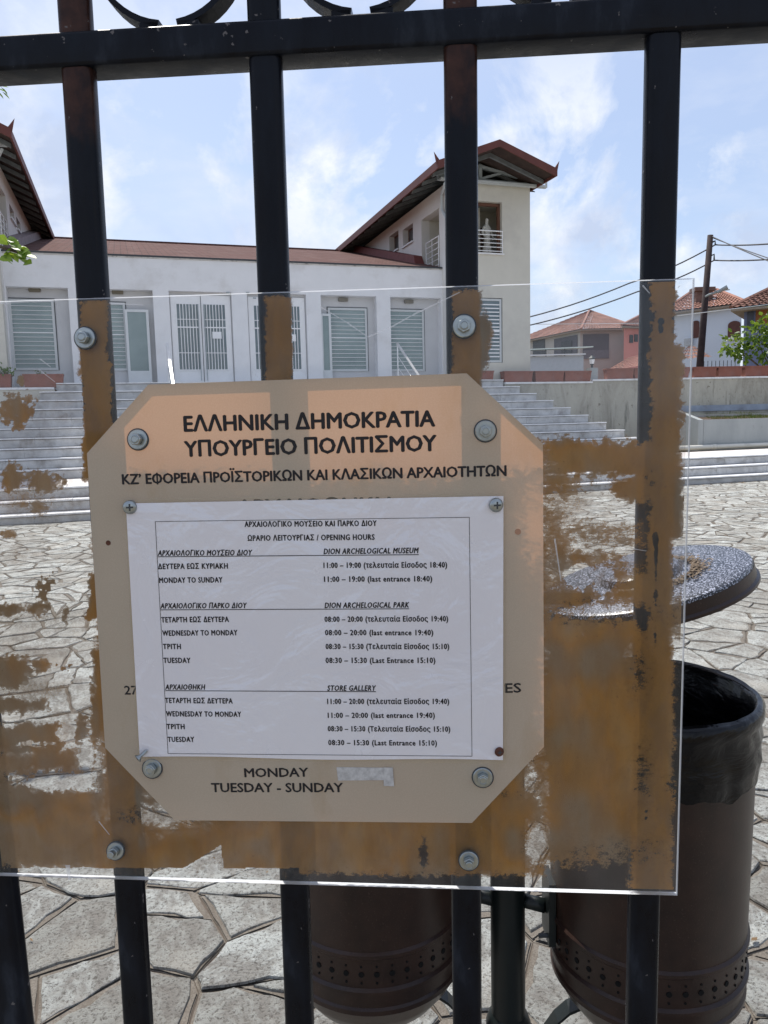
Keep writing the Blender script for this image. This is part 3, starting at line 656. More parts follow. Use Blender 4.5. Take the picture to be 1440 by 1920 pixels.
# tower windows
louvre(9.1+.02, 9.85, 3.03, 4.74, 19.56, glass_dark, 16, 8, sl=.03)
q = MB(); q.box(9.0, 10.6, 20.75, 20.8, 5.8, 7.4); q.box(9.0, 9.05, 19.75, 20.75, 5.8, 7.4); q.box(10.6, 10.65, 19.75, 20.8, 5.8, 7.4); q.box(9.0, 10.65, 19.75, 20.8, 5.80, 5.86); q.box(9.0, 10.65, 19.75, 20.8, 7.34, 7.4)
q.build('balcony_recess', cream_wall, mus)
MB().box(9.80, 9.87, 19.62, 19.7, 5.93, 7.27).build('window_frame', brown_wood, mus); MB().box(9.1, 9.80, 19.62, 19.7, 7.2, 7.27).build('window_frame', brown_wood, mus)
MB().box(9.75, 10.05, 20.70, 20.74, 5.86, 6.9).build('balcony_door', brown_wood, mus)
q = MB()
for k in range(6): z = 5.99+k*.105; q.tube([(9.12, 19.47, z), (9.87, 19.47, z)], .011 if k < 5 else .016, 6)
for x in (9.12, 9.86): q.tube([(x, 19.47, 5.95), (x, 19.47, 6.53)], .013, 6)
q.build('balcony_railing', white_metal, mus); MB().box(9.06, 9.91, 19.44, 19.6, 5.90, 5.935).build('sill', tread_m, mus)
# statue (draped standing figure) on the balcony
sv = [(0, 0, .50), (0, 0, .62), (0, 0, .78), (0, 0, .88), (0, .0, .95), (.01, -.01, 1.04), (-.10, 0, .80), (-.16, .0, .66), (-.13, -.08, .55), (.10, 0, .80), (.17, .0, .68), (.20, -.03, .55), (-.05, 0, .25), (-.05, 0, .0), (.05, -.01, .25), (.05, 0, .0)]
se = [(0, 1), (1, 2), (2, 3), (3, 4), (4, 5), (2, 6), (6, 7), (7, 8), (2, 9), (9, 10), (10, 11), (0, 12), (12, 13), (0, 14), (14, 15)]
sr = [.10, .085, .10, .035, .05, .045, .045, .032, .025, .045, .032, .025, .10, .085, .10, .085]
me = bpy.data.meshes.new('statue'); me.from_pydata(sv, se, []); st = bpy.data.objects.new('statue', me); COL.objects.link(st)
me.materials.append(simple('plaster_statue', (.55, .53, .47), .8, .1)); sk = st.modifiers.new('s', 'SKIN'); st.modifiers.new('u', 'SUBSURF').levels = 1
for i, r_ in enumerate(sr): me.skin_vertices[0].data[i].radius = (r_, r_*.85)
a_, c_ = mv(913, 470, 19.9); st.location = Mw(a_, 19.9, 5.861); st.rotation_euler = (0, 0, PSI+.3); st.scale = (1.05, 1.05, 1.05); tag(st, 'pale draped statue standing behind the upper balcony rail of the tower', 'statue')

# handrails on the stairs
for px, lab in ((745, 'steel stair handrail right of the doors with sunlit slanting top'), (313, 'steel stair handrail left of the doors with sunlit slanting top')):
    u_, w_ = mv(px, 643, 19.2); e = tag(empty('handrail', Mw(u_, 19.2, TW), PSI), lab, 'handrail'); hh = w_-TW; sl = RU/TU; rm = simple('brushed_steel', (.75, .75, .75), .28, .05, metal=.6)
    def line(h0, r_): 
        return [(0, 0, h0), (0, -3.0, h0-3.0*sl)]
    o = MB(); o.hexa([(-.03, -3, hh-3*sl-.03), (.03, -3, hh-3*sl-.03), (.03, 0, hh-.03), (-.03, 0, hh-.03), (-.03, -3, hh-3*sl), (.03, -3, hh-3*sl), (.03, 0, hh), (-.03, 0, hh)]); o.build('top_rail', rm, e)
    for h0 in (hh*.66, hh*.36): MB().tube(line(h0, 0), .012, 8).build('rail', rm, e)
    for v_ in (0, -1.5, -3.0): MB().tube([(0, v_, v_*sl), (0, v_, v_*sl+hh-.03)], .018, 8).build('post', rm, e)

# ================================================================== NEIGHBOUR HOUSES
def tiled(name, p, mat, parent, n=None, amp=.045):
    # p: eave-left, eave-right, ridge-right, ridge-left ; barrel tiles running up the slope
    a, b, c, d = [Vector(q) for q in p]; L = max((b-a).length, (c-d).length); n = n or int(L/.22); rows = max(3, int(((a-d).length+(b-c).length)/2/.38))
    nrm = (b-a).cross(d-a).normalized()
    if nrm.z < 0: nrm = -nrm
    mb = MB(); K = 4
    for r in range(rows):
        for e_ in (0, 1):
            t = (r+e_)/rows; lift = .035*(1-e_)
            A = a.lerp(d, t); B = b.lerp(c, t)
            for i in range(n*K+1): mb.v.append(tuple(A.lerp(B, i/(n*K))+nrm*(amp*abs(sin(pi*i/K))+lift)))
        o = r*2*(n*K+1)
        for i in range(n*K): mb.f.append((o+i, o+i+1, o+i+1+n*K+1, o+i+n*K+1))
    ob = mb.build(name, mat, parent, smooth=False); return ob
tile_pale = simple('weathered_clay_tile', (.34, .185, .145), .9, .25, 1.2, dirt=(.22, .13, .11), dscale=1.5)
tile_red = simple('clay_tile', (.34, .17, .125), .9, .25, 1.5, dirt=(.25, .11, .08))
tile_brown = simple('brown_clay_tile', (.22, .11, .08), .9, .25, 1.5)
def house(name, label, pts, zb, ze, wallm, apex=None, tile=None, ov=.5, zr=None):
    """footprint pts (world xy, counter-clockwise), hip roof to ridge segment apex=((x,y),(x,y))"""
    o = Vector((pts[0][0], pts[0][1], 0)); e = tag(empty(name, o), label, 'house'); L = [(x-o.x, y-o.y) for x, y in pts]; n = len(L)
    MB().prism(L, zb, ze).build('wall', wallm, e)
    cx_ = sum(x for x, y in L)/n; cy_ = sum(y for x, y in L)/n
    E = []
    for x, y in L:
        d = Vector((x-cx_, y-cy_)).normalized(); E.append((x+d.x*ov*1.4, y+d.y*ov*1.4))
    r0, r1 = [(x-o.x, y-o.y) for x, y in apex]; zlo = ze-.12; tm = tile
    order = [(0, 1, r0, r1), (1, 2, r1, r1), (2, 3, r1, r0), (3, 0, r0, r0)]
    for i, j, q0, q1 in order:
        tiled('roof', [(E[i][0], E[i][1], zlo), (E[j][0], E[j][1], zlo), (q1[0], q1[1], zr), (q0[0], q0[1], zr)], tm, e)
    MB().prism(E, zlo-.10, zlo-.02).build('soffit', simple('soffit', (.3, .25, .2), .9), e)
    for i, q in ((0, r0), (1, r1)): MB().tube([(E[i][0], E[i][1], zlo+.05), (q[0], q[1], zr+.05)], .09, 6).build('hip_ridge', tm, e)
    MB().tube([(r0[0], r0[1], zr+.05), (r1[0], r1[1], zr+.05)], .09, 6).build('roof_ridge', tm, e)
    return e, o
def wpt(x, y, Y): p = wy(x, y, Y); return (p.x, p.y, p.z)
def on_face(e, o, x0, y0, x1, y1, P0, P1, name, mat, out=.06, thick=.05, poly=None):
    """rectangular feature seen at pixels on the vertical face through P0,P1"""
    a = Vector((P0[0], P0[1], 0)); t = Vector((P1[0]-P0[0], P1[1]-P0[1], 0)).normalized(); n_ = Vector((t.y, -t.x, 0))
    def hit(x, y):
        d = Vector(ray(x, y)); k = (a-Vector(CAMP)).dot(n_)/d.dot(n_); P = Vector(CAMP)+d*k; return (P-a).dot(t), P.z
    (s0, z0), (s1, z1) = hit(x0, y0), hit(x1, y1); q = [(s0, min(z0, z1)), (s1, min(z0, z1)), (s1, max(z0, z1)), (s0, max(z0, z1))]
    if poly: 
        w_ = s1-s0; zt = max(z0, z1); zb_ = min(z0, z1); q = [(s0, zb_), (s1, zb_)]+[(s0+w_/2+w_/2*cos(a2)*1.0, zt-w_*.32+w_*.32*sin(a2)) for a2 in [pi*k/8 for k in range(9)]]
    vs = [tuple(a+t*s_+n_*out+Vector((0, 0, z))-o) for s_, z in q]; vb = [tuple(a+t*s_+n_*(out-thick)+Vector((0, 0, z))-o) for s_, z in q]; n = len(q)
    return MB().add(vs+vb, [tuple(range(n)), tuple(range(2*n-1, n-1, -1))]+[(i, n+i, n+(i+1) % n, (i+1) % n) for i in range(n)]).build(name, mat, e)
grey_house = simple('grey_render', (.42, .40, .37), .95, .06, .6); pink_house = simple('salmon_render', (.62, .24, .20), .95, .05, .6)
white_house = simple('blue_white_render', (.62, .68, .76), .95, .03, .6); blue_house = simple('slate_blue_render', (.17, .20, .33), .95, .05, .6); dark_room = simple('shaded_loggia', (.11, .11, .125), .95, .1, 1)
# grey house
c0 = wpt(1088, 614, 60); cL = wpt(988, 632, 67.5); cR = wpt(1185, 614, 60)
pts = [(c0[0], c0[1]), (cR[0], cR[1]+.2), (cR[0]-1, 71), (cL[0]-1, cL[1]+2.5)]
ap = wpt(1105, 583, 64.5); hA, oA = house('grey_house', 'grey house with a hipped pink tile roof and dark loggia behind the terrace', pts, 0, c0[2]-.1, grey_house, ((ap[0], ap[1]), (ap[0]+.6, ap[1]+1)), tile_pale, .55, ap[2])
F0, F1 = pts[0], pts[1]; FL = pts[3]
on_face(hA, oA, 1093, 627, 1141, 672, F0, F1, 'loggia', dark_room); on_face(hA, oA, 1093, 657, 1141, 672, F0, F1, 'loggia_parapet', simple('dark_parapet', (.16, .16, .18), .9), .10, .03)
on_face(hA, oA, 1040, 636, 1083, 662, FL, F0, 'loggia', dark_room, .06); on_face(hA, oA, 1054, 641, 1074, 662, FL, F0, 'window', dark_frame, .12, .04)
on_face(hA, oA, 1000, 640, 1022, 665, FL, F0, 'window', dark_frame, .06)
# pink house
c0 = wpt(1170, 612, 52); cR = wpt(1262, 600, 54)
pts = [(c0[0], c0[1]), (cR[0], cR[1]), (cR[0]-1, 60), (c0[0]*58/52+.4, 58)]; ap = wpt(1225, 585, 56)
hB, oB = house('salmon_house', 'salmon pink house wall next to the grey house, tiled lean-to below', pts, 0, c0[2]+.1, pink_house, ((ap[0]-.4, ap[1]), (ap[0]+.5, ap[1])), tile_pale, .5, ap[2])
on_face(hB, oB, 1180, 628, 1186, 643, pts[0], pts[1], 'window', dark_frame); on_face(hB, oB, 1189, 627, 1195, 641, pts[0], pts[1], 'window', dark_frame)
q0, q1 = wpt(1132, 692, 44), wpt(1200, 680, 44); lt = tiled('lean_to_roof', [(q0[0], q0[1], q0[2]-.2), (q1[0]+1.5, q1[1], q1[2]), (q1[0]+1.5, q1[1]+2.5, q1[2]+.75), (q0[0]+2.2, q0[1]+2.5, q0[2]+.75)], tile_red, None)
tag(lt, 'low red tiled lean-to roof below the salmon pink house', 'roof')
# white canopy in front of grey house
c = empty('carport', wy(1000, 690, 50)); tag(c, 'white flat canopy roof on a rendered block before the grey house', 'carport'); o_ = wy(1000, 690, 50)
x1 = wy(1094, 690, 50).x-o_.x; zt = wy(1040, 668, 50).z-o_.z
MB().box(-2.5, x1, 0, 3, -3.5, zt).build('block_wall', simple('pale_block', (.50, .53, .57), .9, .05), c)
MB().add([(-2.6, -.2, zt+.12), (x1+.1, -.2, zt+.12), (x1+.1, 3.2, zt+.3), (-2.6, 3.2, zt+.3), (-2.6, -.2, zt+.04), (x1+.1, -.2, zt+.04)], [(0, 1, 2, 3), (4, 5, 1, 0)]).build('ledge', white_metal, c)
MB().hexa([(-2.6, -.1, zt+.38), (x1+.6, -.1, zt+.50), (x1+.6, 3.4, zt+.72), (-2.6, 3.4, zt+.6), (-2.6, -.1, zt+.45), (x1+.6, -.1, zt+.57), (x1+.6, 3.4, zt+.80), (-2.6, 3.4, zt+.68)]).build('canopy', simple('mint_white', (.72, .80, .74), .7, .03), c)
for k in range(4): MB().box(-1.6+k*1.2, -1.54+k*1.2, .1, .16, zt, zt+.45).build('post', dark_frame, c)
# white house
c0 = wpt(1248, 585, 43); cR = wpt(1391, 577, 40)
pts = [(c0[0], c0[1]), (cR[0], cR[1]), (cR[0]+1.5, 48), (c0[0]*51/43+.3, 51)]; ap = wpt(1300, 546, 45); ap2 = wpt(1345, 556, 45)
hC, oC = house('white_house', 'bluish white house with red barrel tile roof and brown arched shutters', pts, 0, c0[2]+.02, white_house, ((ap[0], ap[1]), (ap2[0], ap2[1])), tile_red, .35, ap[2])
shut = simple('brown_shutter', (.11, .045, .035), .7, .15, 5)
on_face(hC, oC, 1299, 602, 1311, 633, pts[0], pts[1], 'shutter', shut, poly=True); on_face(hC, oC, 1366, 603, 1388, 634, pts[0], pts[1], 'shutter', shut, poly=True)
on_face(hC, oC, 1364, 634, 1390, 636, pts[0], pts[1], 'sill', white_metal, .15, .1); on_face(hC, oC, 1289, 636, 1300, 648, pts[0], pts[1], 'air_conditioner', simple('grey_unit', (.4, .42, .44), .6), .4, .35)
p_ = wy(1324, 572, 42.5)-oC; MB().box(p_.x-.55, p_.x+.35, p_.y, p_.y+.6, p_.z, p_.z+.75).box(p_.x-.65, p_.x+.45, p_.y-.1, p_.y+.7, p_.z+.75, p_.z+.95).build('chimney', simple('sooty_chimney', (.16, .10, .08), .9, .3, 3), hC)
q0, q1 = wpt(1262, 676, 36), wpt(1337, 671, 36); ap = wpt(1295, 650, 37.5)
lt = MB(); lt2 = tiled('porch_roof', [(q0[0], q0[1], q0[2]), (q1[0], q1[1], q1[2]), (ap[0]+.1, ap[1], ap[2]), (ap[0]-.1, ap[1], ap[2])], tile_brown, None); tag(lt2, 'small dark red porch roof at the foot of the leaning pole', 'roof')
# blue house
c0 = wpt(1396, 566, 30); pts = [(c0[0], c0[1]), (c0[0]+6, 25.5), (c0[0]+10, 34), (c0[0]+4.6, 37)]; apz = wy(1500, 516, 32)
hD, oD = house('blue_house', 'slate blue house with brown tiled roof at the right photo edge', pts, 0, c0[2]-.15, blue_house, ((apz.x, apz.y), (apz.x+2, apz.y-.5)), tile_brown, .45, apz.z)
on_face(hD, oD, 1418, 577, 1450, 606, pts[0], pts[1], 'shutter', simple('orange_brown_shutter', (.26, .10, .035), .7, .1, 5))
on_face(hD, oD, 1402, 572, 1412, 616, pts[0], pts[1], 'window', simple('dim_window', (.06, .07, .10), .4), .04)
# utility pole + wires
pt, pb = wy(1332, 441, 33), wy(1313, 676, 33); bot = pb+(pb-pt)*(pb.z/(pt.z-pb.z))
e = tag(empty('utility_pole', bot), 'leaning dark wooden utility pole carrying black cables', 'pole')
MB().tube([(0, 0, 0), tuple(pt-bot)], .13, 12, rs=[.17, .115]).build('shaft', simple('tarred_wood', (.045, .03, .03), .9, .3, 6, .4, .01, 30), e, smooth=True)
for (x, y, x2, y2) in ((1330, 456, 1341, 457), (1329, 481, 1339, 486)):
    MB().tube([wy(x, y, 33)-bot, wy(x2, y-4, 32.9)-bot, wy(x2, y2+1, 32.9)-bot], .035, 6).build('bracket', dark_frame, e)
MB().tube([wy(1323, 556, 32.9)-bot, wy(1330, 552, 32.7)-bot, wy(1352, 546, 32.5)-bot], .045, 8).build('street_light_arm', grey_metal, e)
MB().tube([wy(1345, 548, 32.5)-bot, wy(1364, 538, 32.3)-bot], .08, 8, rs=[.06, .09]).build('street_light_head', grey_metal, e)
MB().tube([wy(1340, 546, 32.5)-bot, wy(1368, 543, 32.5)-bot], .025, 6).build('aerial_boom', grey_metal, e)
def wire(p, lab, r_=.028, sag=.25):
    P = [wy(*q) for q in p]; pts_ = []
    for i in range(len(P)-1):
        for t in range(8):
            f = t/8; q = P[i].lerp(P[i+1], f); q.z -= sag*4*f*(1-f)*.5; pts_.append(q)
    pts_.append(P[-1]); o = MB().tube(pts_, r_, 6).build('power_cable', simple('cable', (.02, .02, .025), .6, .1)); tag(o, lab, 'cable')
wire([(960, 602, 34), (1180, 531, 33.5), (1341, 459, 33)], 'upper black cable from the pole toward the tower')
wire([(960, 617, 34), (1195, 547, 33.5), (1339, 488, 33)], 'lower black cable from the pole toward the tower')
wire([(1341, 459, 33), (1480, 454, 26)], 'upper black cable leaving the pole to the right', sag=.1)
wire([(1339, 488, 33), (1480, 483, 26)], 'lower black cable leaving the pole to the right', sag=.1)
wire([(1334, 443, 33), (1480, 505, 24)], 'steep stay cable falling from the pole top to the right', .02, .05)
wire([(1334, 445, 33), (1480, 497, 25)], 'second thinner stay cable under the steep one', .018, .05)
o = MB().tube([wy(1270, 592, 25), wy(1480, 566, 25)], .012, 5).build('power_cable', white_metal); tag(o, 'thin pale cable crossing in front of the white and blue houses', 'cable')
o = MB().tube([wy(1000, 608, 40), wy(1215, 606, 40)], .016, 5).build('power_cable', white_metal); tag(o, 'thin pale cable crossing the grey house roof', 'cable')
# iron fence on terrace wall, tree
tl = [(-.9, .2, .1, .55), (-.35, 0, .45, .6), (.2, .1, .8, .7), (.6, 0, 1.25, .6), (.9, .3, .5, .8), (-.75, 0, -.3, .42), (-.1, -.1, -.25, .5), (.5, -.1, -.1, .6), (1.3, .2, 1.4, .8), (1.5, 0, .3, .8)]
tp = wy(1418, 645, 24.5); shrub('mulberry_tree', Vector((tp.x, tp.y, 2.4)), [(x*1.0+.3, y, tp.z-2.4+z*.72-.05, r*.80) for x, y, z, r in tl], 520, .17, leaf_g, 'leafy green tree behind the terracotta troughs at the right', 'tree', 11, trunk=(.9, .3, 0))
fe = tag(empty('iron_fence', wy(1338, 690, 24)), 'row of thin upright iron bars left of the leafy green tree', 'fence')
for k in range(9): MB().tube([(-.3+k*.12, 0, -2.4), (-.3+k*.12, 0, .22)], .01, 5).build('bar', dark_frame, fe)
# branch of the near tree at left
Rl = random.Random(21); nt_ = tag(empty('lime_tree', (-3.6, 4.6, 0)), 'sunlit lime green leaves of a tree reaching in at the left edge', 'tree'); lm = MB(); tm_ = MB()
o_ = Vector((-3.6, 4.6, 0)); tm_.tube([(0, 0, 0), (.05, 0, 1.2), (0, 0, 2.3), (.1, 0, 3.2)], .1, 8, rs=[.13, .1, .07, .03])
tips = [wy(x, y, 4.5)-o_ for x, y in ((4, 452), (14, 458), (24, 470), (36, 476), (46, 484), (10, 470), (-14, 440), (-20, 470), (-40, 455), (30, 468), (4, 480))]
tm_.tube([(0, 0, 2.3), (.8, -.05, 2.5), wy(0, 462, 4.5)-o_, wy(40, 476, 4.5)-o_], .02, 6, rs=[.045, .03, .010, .004])
for p in tips:
    for k in range(3): leaf(lm, p+rvec(Rl)*.025, Vector((.7, Rl.uniform(-.6, .6), Rl.uniform(-.8, .3))), rvec(Rl)*.6+Vector((0, -.4, 1)), Rl.uniform(.055, .09), Rl.uniform(.05, .07))
p = wy(-3, 168, 4.5)-o_
for k in range(5): leaf(lm, p+rvec(Rl)*.02, Vector((.5, .2, Rl.uniform(-.6, .3))), Vector((0, -.3, 1)), .05, .04)
tm_.tube([(0, 0, 2.9), (.7, 0, 3.3), p], .01, 6, rs=[.03, .015, .005])
for c_ in ((-.3, 0, 3.1), (.3, .3, 3.4), (-.6, .4, 2.7), (.1, -.2, 3.8), (-.5, -.4, 3.5), (.5, .2, 2.75)):
    for k in range(170):
        d = rvec(Rl); leaf(lm, Vector(c_)+d*.5*Rl.random()**.5, d+rvec(Rl)*.7, Vector((0, -.3, 1))+rvec(Rl)*.5, .08, .06)
lm.build('crown', leaf_y, nt_); tm_.build('trunk', bark, nt_, smooth=True)
# little bed at right in the paving
pb_ = wy(1440, 990, 1); d_ = ray(1440, 992); k_ = -EYE/d_[2]; gp_ = Vector(CAMP+d_*k_)
shrub('low_plant', gp_+Vector((.2, 0, 0)), [(0, 0, .08, .14), (.3, .1, .08, .16)], 2500, .07, leaf_y, 'small yellow green plant in a bed at the right photo edge', 'plant', 31)

# ================================================================== TWIN LITTER BIN
def bin_paint():
    t = NT('hammered_brown_paint'); n = t.noise(18, 6, .6); g_ = t.noise(380, 3, .6)
    k = t.ramp(n, (.3, (.019, .010, .0078)), (.7, (.038, .019, .0135))); k = t.mix(t.ramp(g_, (.62, 0.), (.7, .5)), k, (.09, .06, .05))
    k = t.mix(t.ramp(t.noise(14, 8, .75, t.scaled((1, 1, .3))), (.68, 0.), (.74, .45)), k, (.16, .13, .12)); t.col(k); t.pr(.34, 0, .36); t.bump(g_, .25, .0006); return t.m
def hood_paint():
    t = NT('speckled_black_white_paint'); g_ = t.noise(330, 2, .6); k = t.ramp(g_, (.53, (.006, .007, .011)), (.60, (.42, .44, .52))); t.col(k); t.pr(.3, 0, .6); t.bump(g_, .5, .001); return t.m
bp, hp = bin_paint(), hood_paint(); post_m = simple('dark_green_paint', (.007, .011, .011), .4, .2, 20, .1, .002, 200); bagm = NT('black_plastic_bag')
bagm.col((.002, .002, .003)); bagm.pr(.17, 0, .28); wv = bagm.noise(9, 5, .6, bagm.scaled((1, 1, 2.2), (0, 0, 0)), .8); bagm.bump(wv, .6, .010); bagm = bagm.m
tb = tag(empty('litter_bin', (.205, 1.29, 0)), 'pair of dark brown perforated litter bins hung on a green post', 'litter bin')
O_ = Vector((.205, 1.29, 0))
MB().lathe([(0, 0), (.10, 0), (.10, .012), (.045, .02), (.041, .07), (.041, .40), (.036, .415), (.031, .42), (.031, 1.36), (0, 1.36)], 24).build('post', post_m, tb, smooth=True, autosm=40)
RB = .163; ZB, ZR = .435, 1.035
prof = [(0, ZB), (.05, ZB+.002), (.09, ZB+.012), (.125, ZB+.035), (.147, ZB+.065), (RB-.004, ZB+.09), (RB+.001, ZB+.094), (RB+.001, ZB+.102), (RB-.002, ZB+.106), (RB-.001, ZB+.128), (RB+.004, ZB+.132), (RB+.004, ZB+.138), (RB-.001, ZB+.142), (RB, ZB+.192), (RB+.004, ZB+.196), (RB+.004, ZB+.202), (RB, ZB+.206), (RB+.006, ZR-.01), (RB+.010, ZR), (RB+.002, ZR), (RB-.004, ZR-.02), (RB-.008, ZB+.15), (0, ZB+.05)]
def make_bin(dx, dy, sgn, yaw_, tilt):
    b_ = MB().lathe(prof, 64).build('bin_body', bp, tb, loc=(dx, dy, 0), smooth=True, autosm=35)
    ring_ = MB()
    NH = 40
    for k in range(NH):
        a_ = 2*pi*(k+.3)/NH
        for z, r_ in ((ZB+.167, .0048), (ZB+.181, .0020), (ZB+.152, .0020)):
            c_ = Vector((cos(a_), sin(a_), 0)); t_ = Vector((-sin(a_), cos(a_), 0)); P = c_*(RB+.0006)+Vector((0, 0, z)); n8 = 8
            vs = [P+t_*r_*cos(2*pi*i/n8)+Vector((0, 0, r_*sin(2*pi*i/n8))) for i in range(n8)]
            ring_.add(vs+[v-c_*.002 for v in vs], [tuple(range(n8))]+[(i, (i+1) % n8, n8+(i+1) % n8, n8+i) for i in range(n8)])
    rp = ring_.build('perforation', simple('hole_black', (.002, .002, .002), 1, 0), b_)
    # arms
    MB().tube([(sgn*.02, 0, .64), (dx-sgn*(RB+.012), dy*.7, .64)], .0125, 12).build('arm', post_m, tb, smooth=True)
    q = MB(); q.box(-.006, .006, -.03, .03, .585, .70); pl_ = q.build('mounting_plate', post_m, tb, loc=(dx-sgn*(RB+.006), dy*.8, 0))
    for z in (.60, .685): MB().tube([(-.022*sgn*1, -.02, z), (.01*sgn, -.02, z)], .004, 6).build('bolt', dark_frame, pl_)
    pts_ = []
    for k in range(9):
        t = k/8; a_ = pi/2*t; pts_.append((sgn*.03+(dx-sgn*.085-sgn*.03)*(1-cos(a_)), dy*(1-cos(a_))*.8, .20+(ZB+.022-.20)*sin(a_)))
    q = MB(); o0 = len(q.v)
    for p_ in pts_:
        for s1, s2 in ((-.016, -.003), (.016, -.003), (.016, .003), (-.016, .003)): q.v.append((p_[0], p_[1]+s1, p_[2]+s2))
    for i in range(8):
        for k in range(4): a2, b2 = i*4+k, i*4+(k+1) % 4; q.f.append((a2, b2, b2+4, a2+4))
    q.build('scroll_bracket', post_m, tb)
    # hood
    Hh = 1.221; hr = .184
    h_ = MB().lathe([(0, .020), (.055, .020), (.068, .014), (.073, .002), (.083, -.002), (.178, .0), (.185, -.003), (.1865, -.008), (.1865, -.026), (.191, -.029), (.191, -.033), (.183, -.033), (.18, -.012), (0, -.010)], 72)
    h_ = h_.build('hood', hp, tb, loc=(dx*1.0, dy+.05, Hh), smooth=True, autosm=30); h_.rotation_euler = (0, -tilt, 0); h_.scale = (.96, .96, 1)
    rim = MB().lathe([(.1872, -.008), (.1878, -.0255), (.192, -.029), (.192, -.0335)], 72).build('hood_rim', bp, h_, smooth=True, autosm=30)
    dm = NT('dead_leaf_dirt'); dm.col(dm.ramp(dm.noise(300, 4, .7), (.35, (.09, .06, .04)), (.65, (.30, .24, .18)))); dm.pr(1, 0, .1); dm.bump(dm.noise(250, 4), 1, .004)
    dd = MB(); Rd = random.Random(3)
    for i in range(900):
        a_ = Rd.gauss(-.55, .75); r_ = .088+abs(Rd.gauss(0, .013)); s_ = Rd.uniform(.001, .0035); a3 = Rd.uniform(0, pi); P = Vector((r_*cos(a_), r_*sin(a_), .0005+Rd.random()*.004))
        d1_ = Vector((cos(a3), sin(a3), Rd.uniform(-.4, .4)))*s_*1.6; d2_ = Vector((-sin(a3), cos(a3), Rd.uniform(-.3, .3)))*s_*.7
        dd.add([P-d1_, P+d2_, P+d1_, P-d2_], [(0, 1, 2, 3)])
    if sgn > 0: o = dd.build('dirt', dm.m, h_); o['kind'] = 'stuff'
    MB().tube([(dx-sgn*.12, dy+.05, Hh-.02), (dx-sgn*.14, dy+.06, 1.3*.95), ], .006, 6).build('hood_stay', post_m, tb) if False else None
    MB().tube([(sgn*.02, 0, Hh-.03), (dx-sgn*.10, dy, Hh-.025)], .010, 8).build('hood_arm', post_m, tb, smooth=True)
    # bag
    Rb = random.Random(5 if sgn > 0 else 6); n = 120; bag = MB()
    def rr(k, lvl): return sum(sin(k*2*pi/n*f+ph[lvl % len(ph)][j])*am for j, (f, am) in enumerate(((5, .3), (11, .3), (17, .22), (29, .2))))
    ph = [[Rb.uniform(0, 6.28) for _ in range(4)] for _ in range(3)]
    lv = [(.085, ZR-.30, .006, 0), (.135, ZR-.16, .008, 1), (RB-.012, ZR-.05, .004, 2), (RB-.002, ZR-.006, .0008, 2), (RB+.006, ZR+.005, .0005, 2), (RB+.015, ZR-.004, .0008, 2), (RB+.0145, ZR-.02, .0012, 1), (RB+.009, ZR-.030, .002, 1), (RB+.012, ZR-.05, .004, 1), (RB+.010, ZR-.065, .004, 0), (RB+.013, ZR-.08, .0045, 2), (RB+.009, ZR-.10, .004, 0), (RB+.008, ZR-.118, .003, 2)]
    for r_, z, am, l_ in lv:
        for k in range(n):
            a_ = 2*pi*k/n; x = r_+rr(k, l_)*am; bag.v.append((x*cos(a_), x*sin(a_), z+rr(k, (l_+1) % 3)*(.010 if z < ZR-.1 and r_ > RB else .0015)))
    for i in range(len(lv)-1):
        for k in range(n): a2, b2 = i*n+k, i*n+(k+1) % n; bag.f.append((a2, b2, b2+n, a2+n))
    bag.f.append(tuple(range(n))[::-1])
    bo = bag.build('bin_bag', bagm, loc=(O_.x+dx, O_.y+dy, 0), smooth=True)
    tag(bo, 'black plastic liner folded over the rim of the right litter bin' if sgn > 0 else 'black plastic liner in the litter bin behind the notice', 'bin bag')
make_bin(.238, -.03, 1, 0, .26); make_bin(-.243, .03, -1, 0, 0)

# ================================================================== GATE
gate = tag(empty('gate', M=GM), 'black painted iron gate with upright bars and scrollwork on top', 'gate')
def rsec(w, d, r, n=3):
    pts_ = []
    for cx_, cy_, a0 in ((w/2-r, r, -pi/2), (w/2-r, d-r, 0), (-w/2+r, d-r, pi/2), (-w/2+r, r, pi)):
        for k in range(n+1): a_ = a0+pi/2*k/n; pts_.append((cx_+r*cos(a_), cy_+r*sin(a_)))
    return pts_
barsec = rsec(.0250, .0160, .0058, 4)
BX = [-.2312+.1474*k for k in range(-1, 8)]
for i, x in enumerate(BX):
    if i == 0: continue
    m = MB().prism(barsec, -1.42, .62); o = m.build('bar', bar_rusty if i in (1, 3) else bar_m, gate, loc=(x, 0, 0), smooth=True, autosm=50)
MB().prism(rsec(.07, .02, .006), -1.46, .66).build('stile', bar_m, gate, loc=(-.382, -.002, 0), smooth=True, autosm=50).rotation_euler = (0, -.026, 0)
def hrail(z, h, name='rail', x0=-.33, x1=.98, y=-.0025, d=.031):
    m = MB(); m.prism([(a_+0, b_) for a_, b_ in rsec(h, d, .003)], x0, x1, 'x'); 
    # prism axis x expects (y,z) order: a->y, b->z ; rebuild explicitly
    m = MB(); s_ = rsec(h, d, .003); n = len(s_)
    m.add([(x0, y+b_, z+a_) for a_, b_ in s_]+[(x1, y+b_, z+a_) for a_, b_ in s_], [tuple(range(n)), tuple(range(2*n-1, n-1, -1))]+[(i, n+i, n+(i+1) % n, (i+1) % n) for i in range(n)])
    return m.build(name, bar_m, gate, smooth=True, autosm=50)
hrail(.2868, .0252); hrail(.46, .0252); hrail(-1.40, .04)
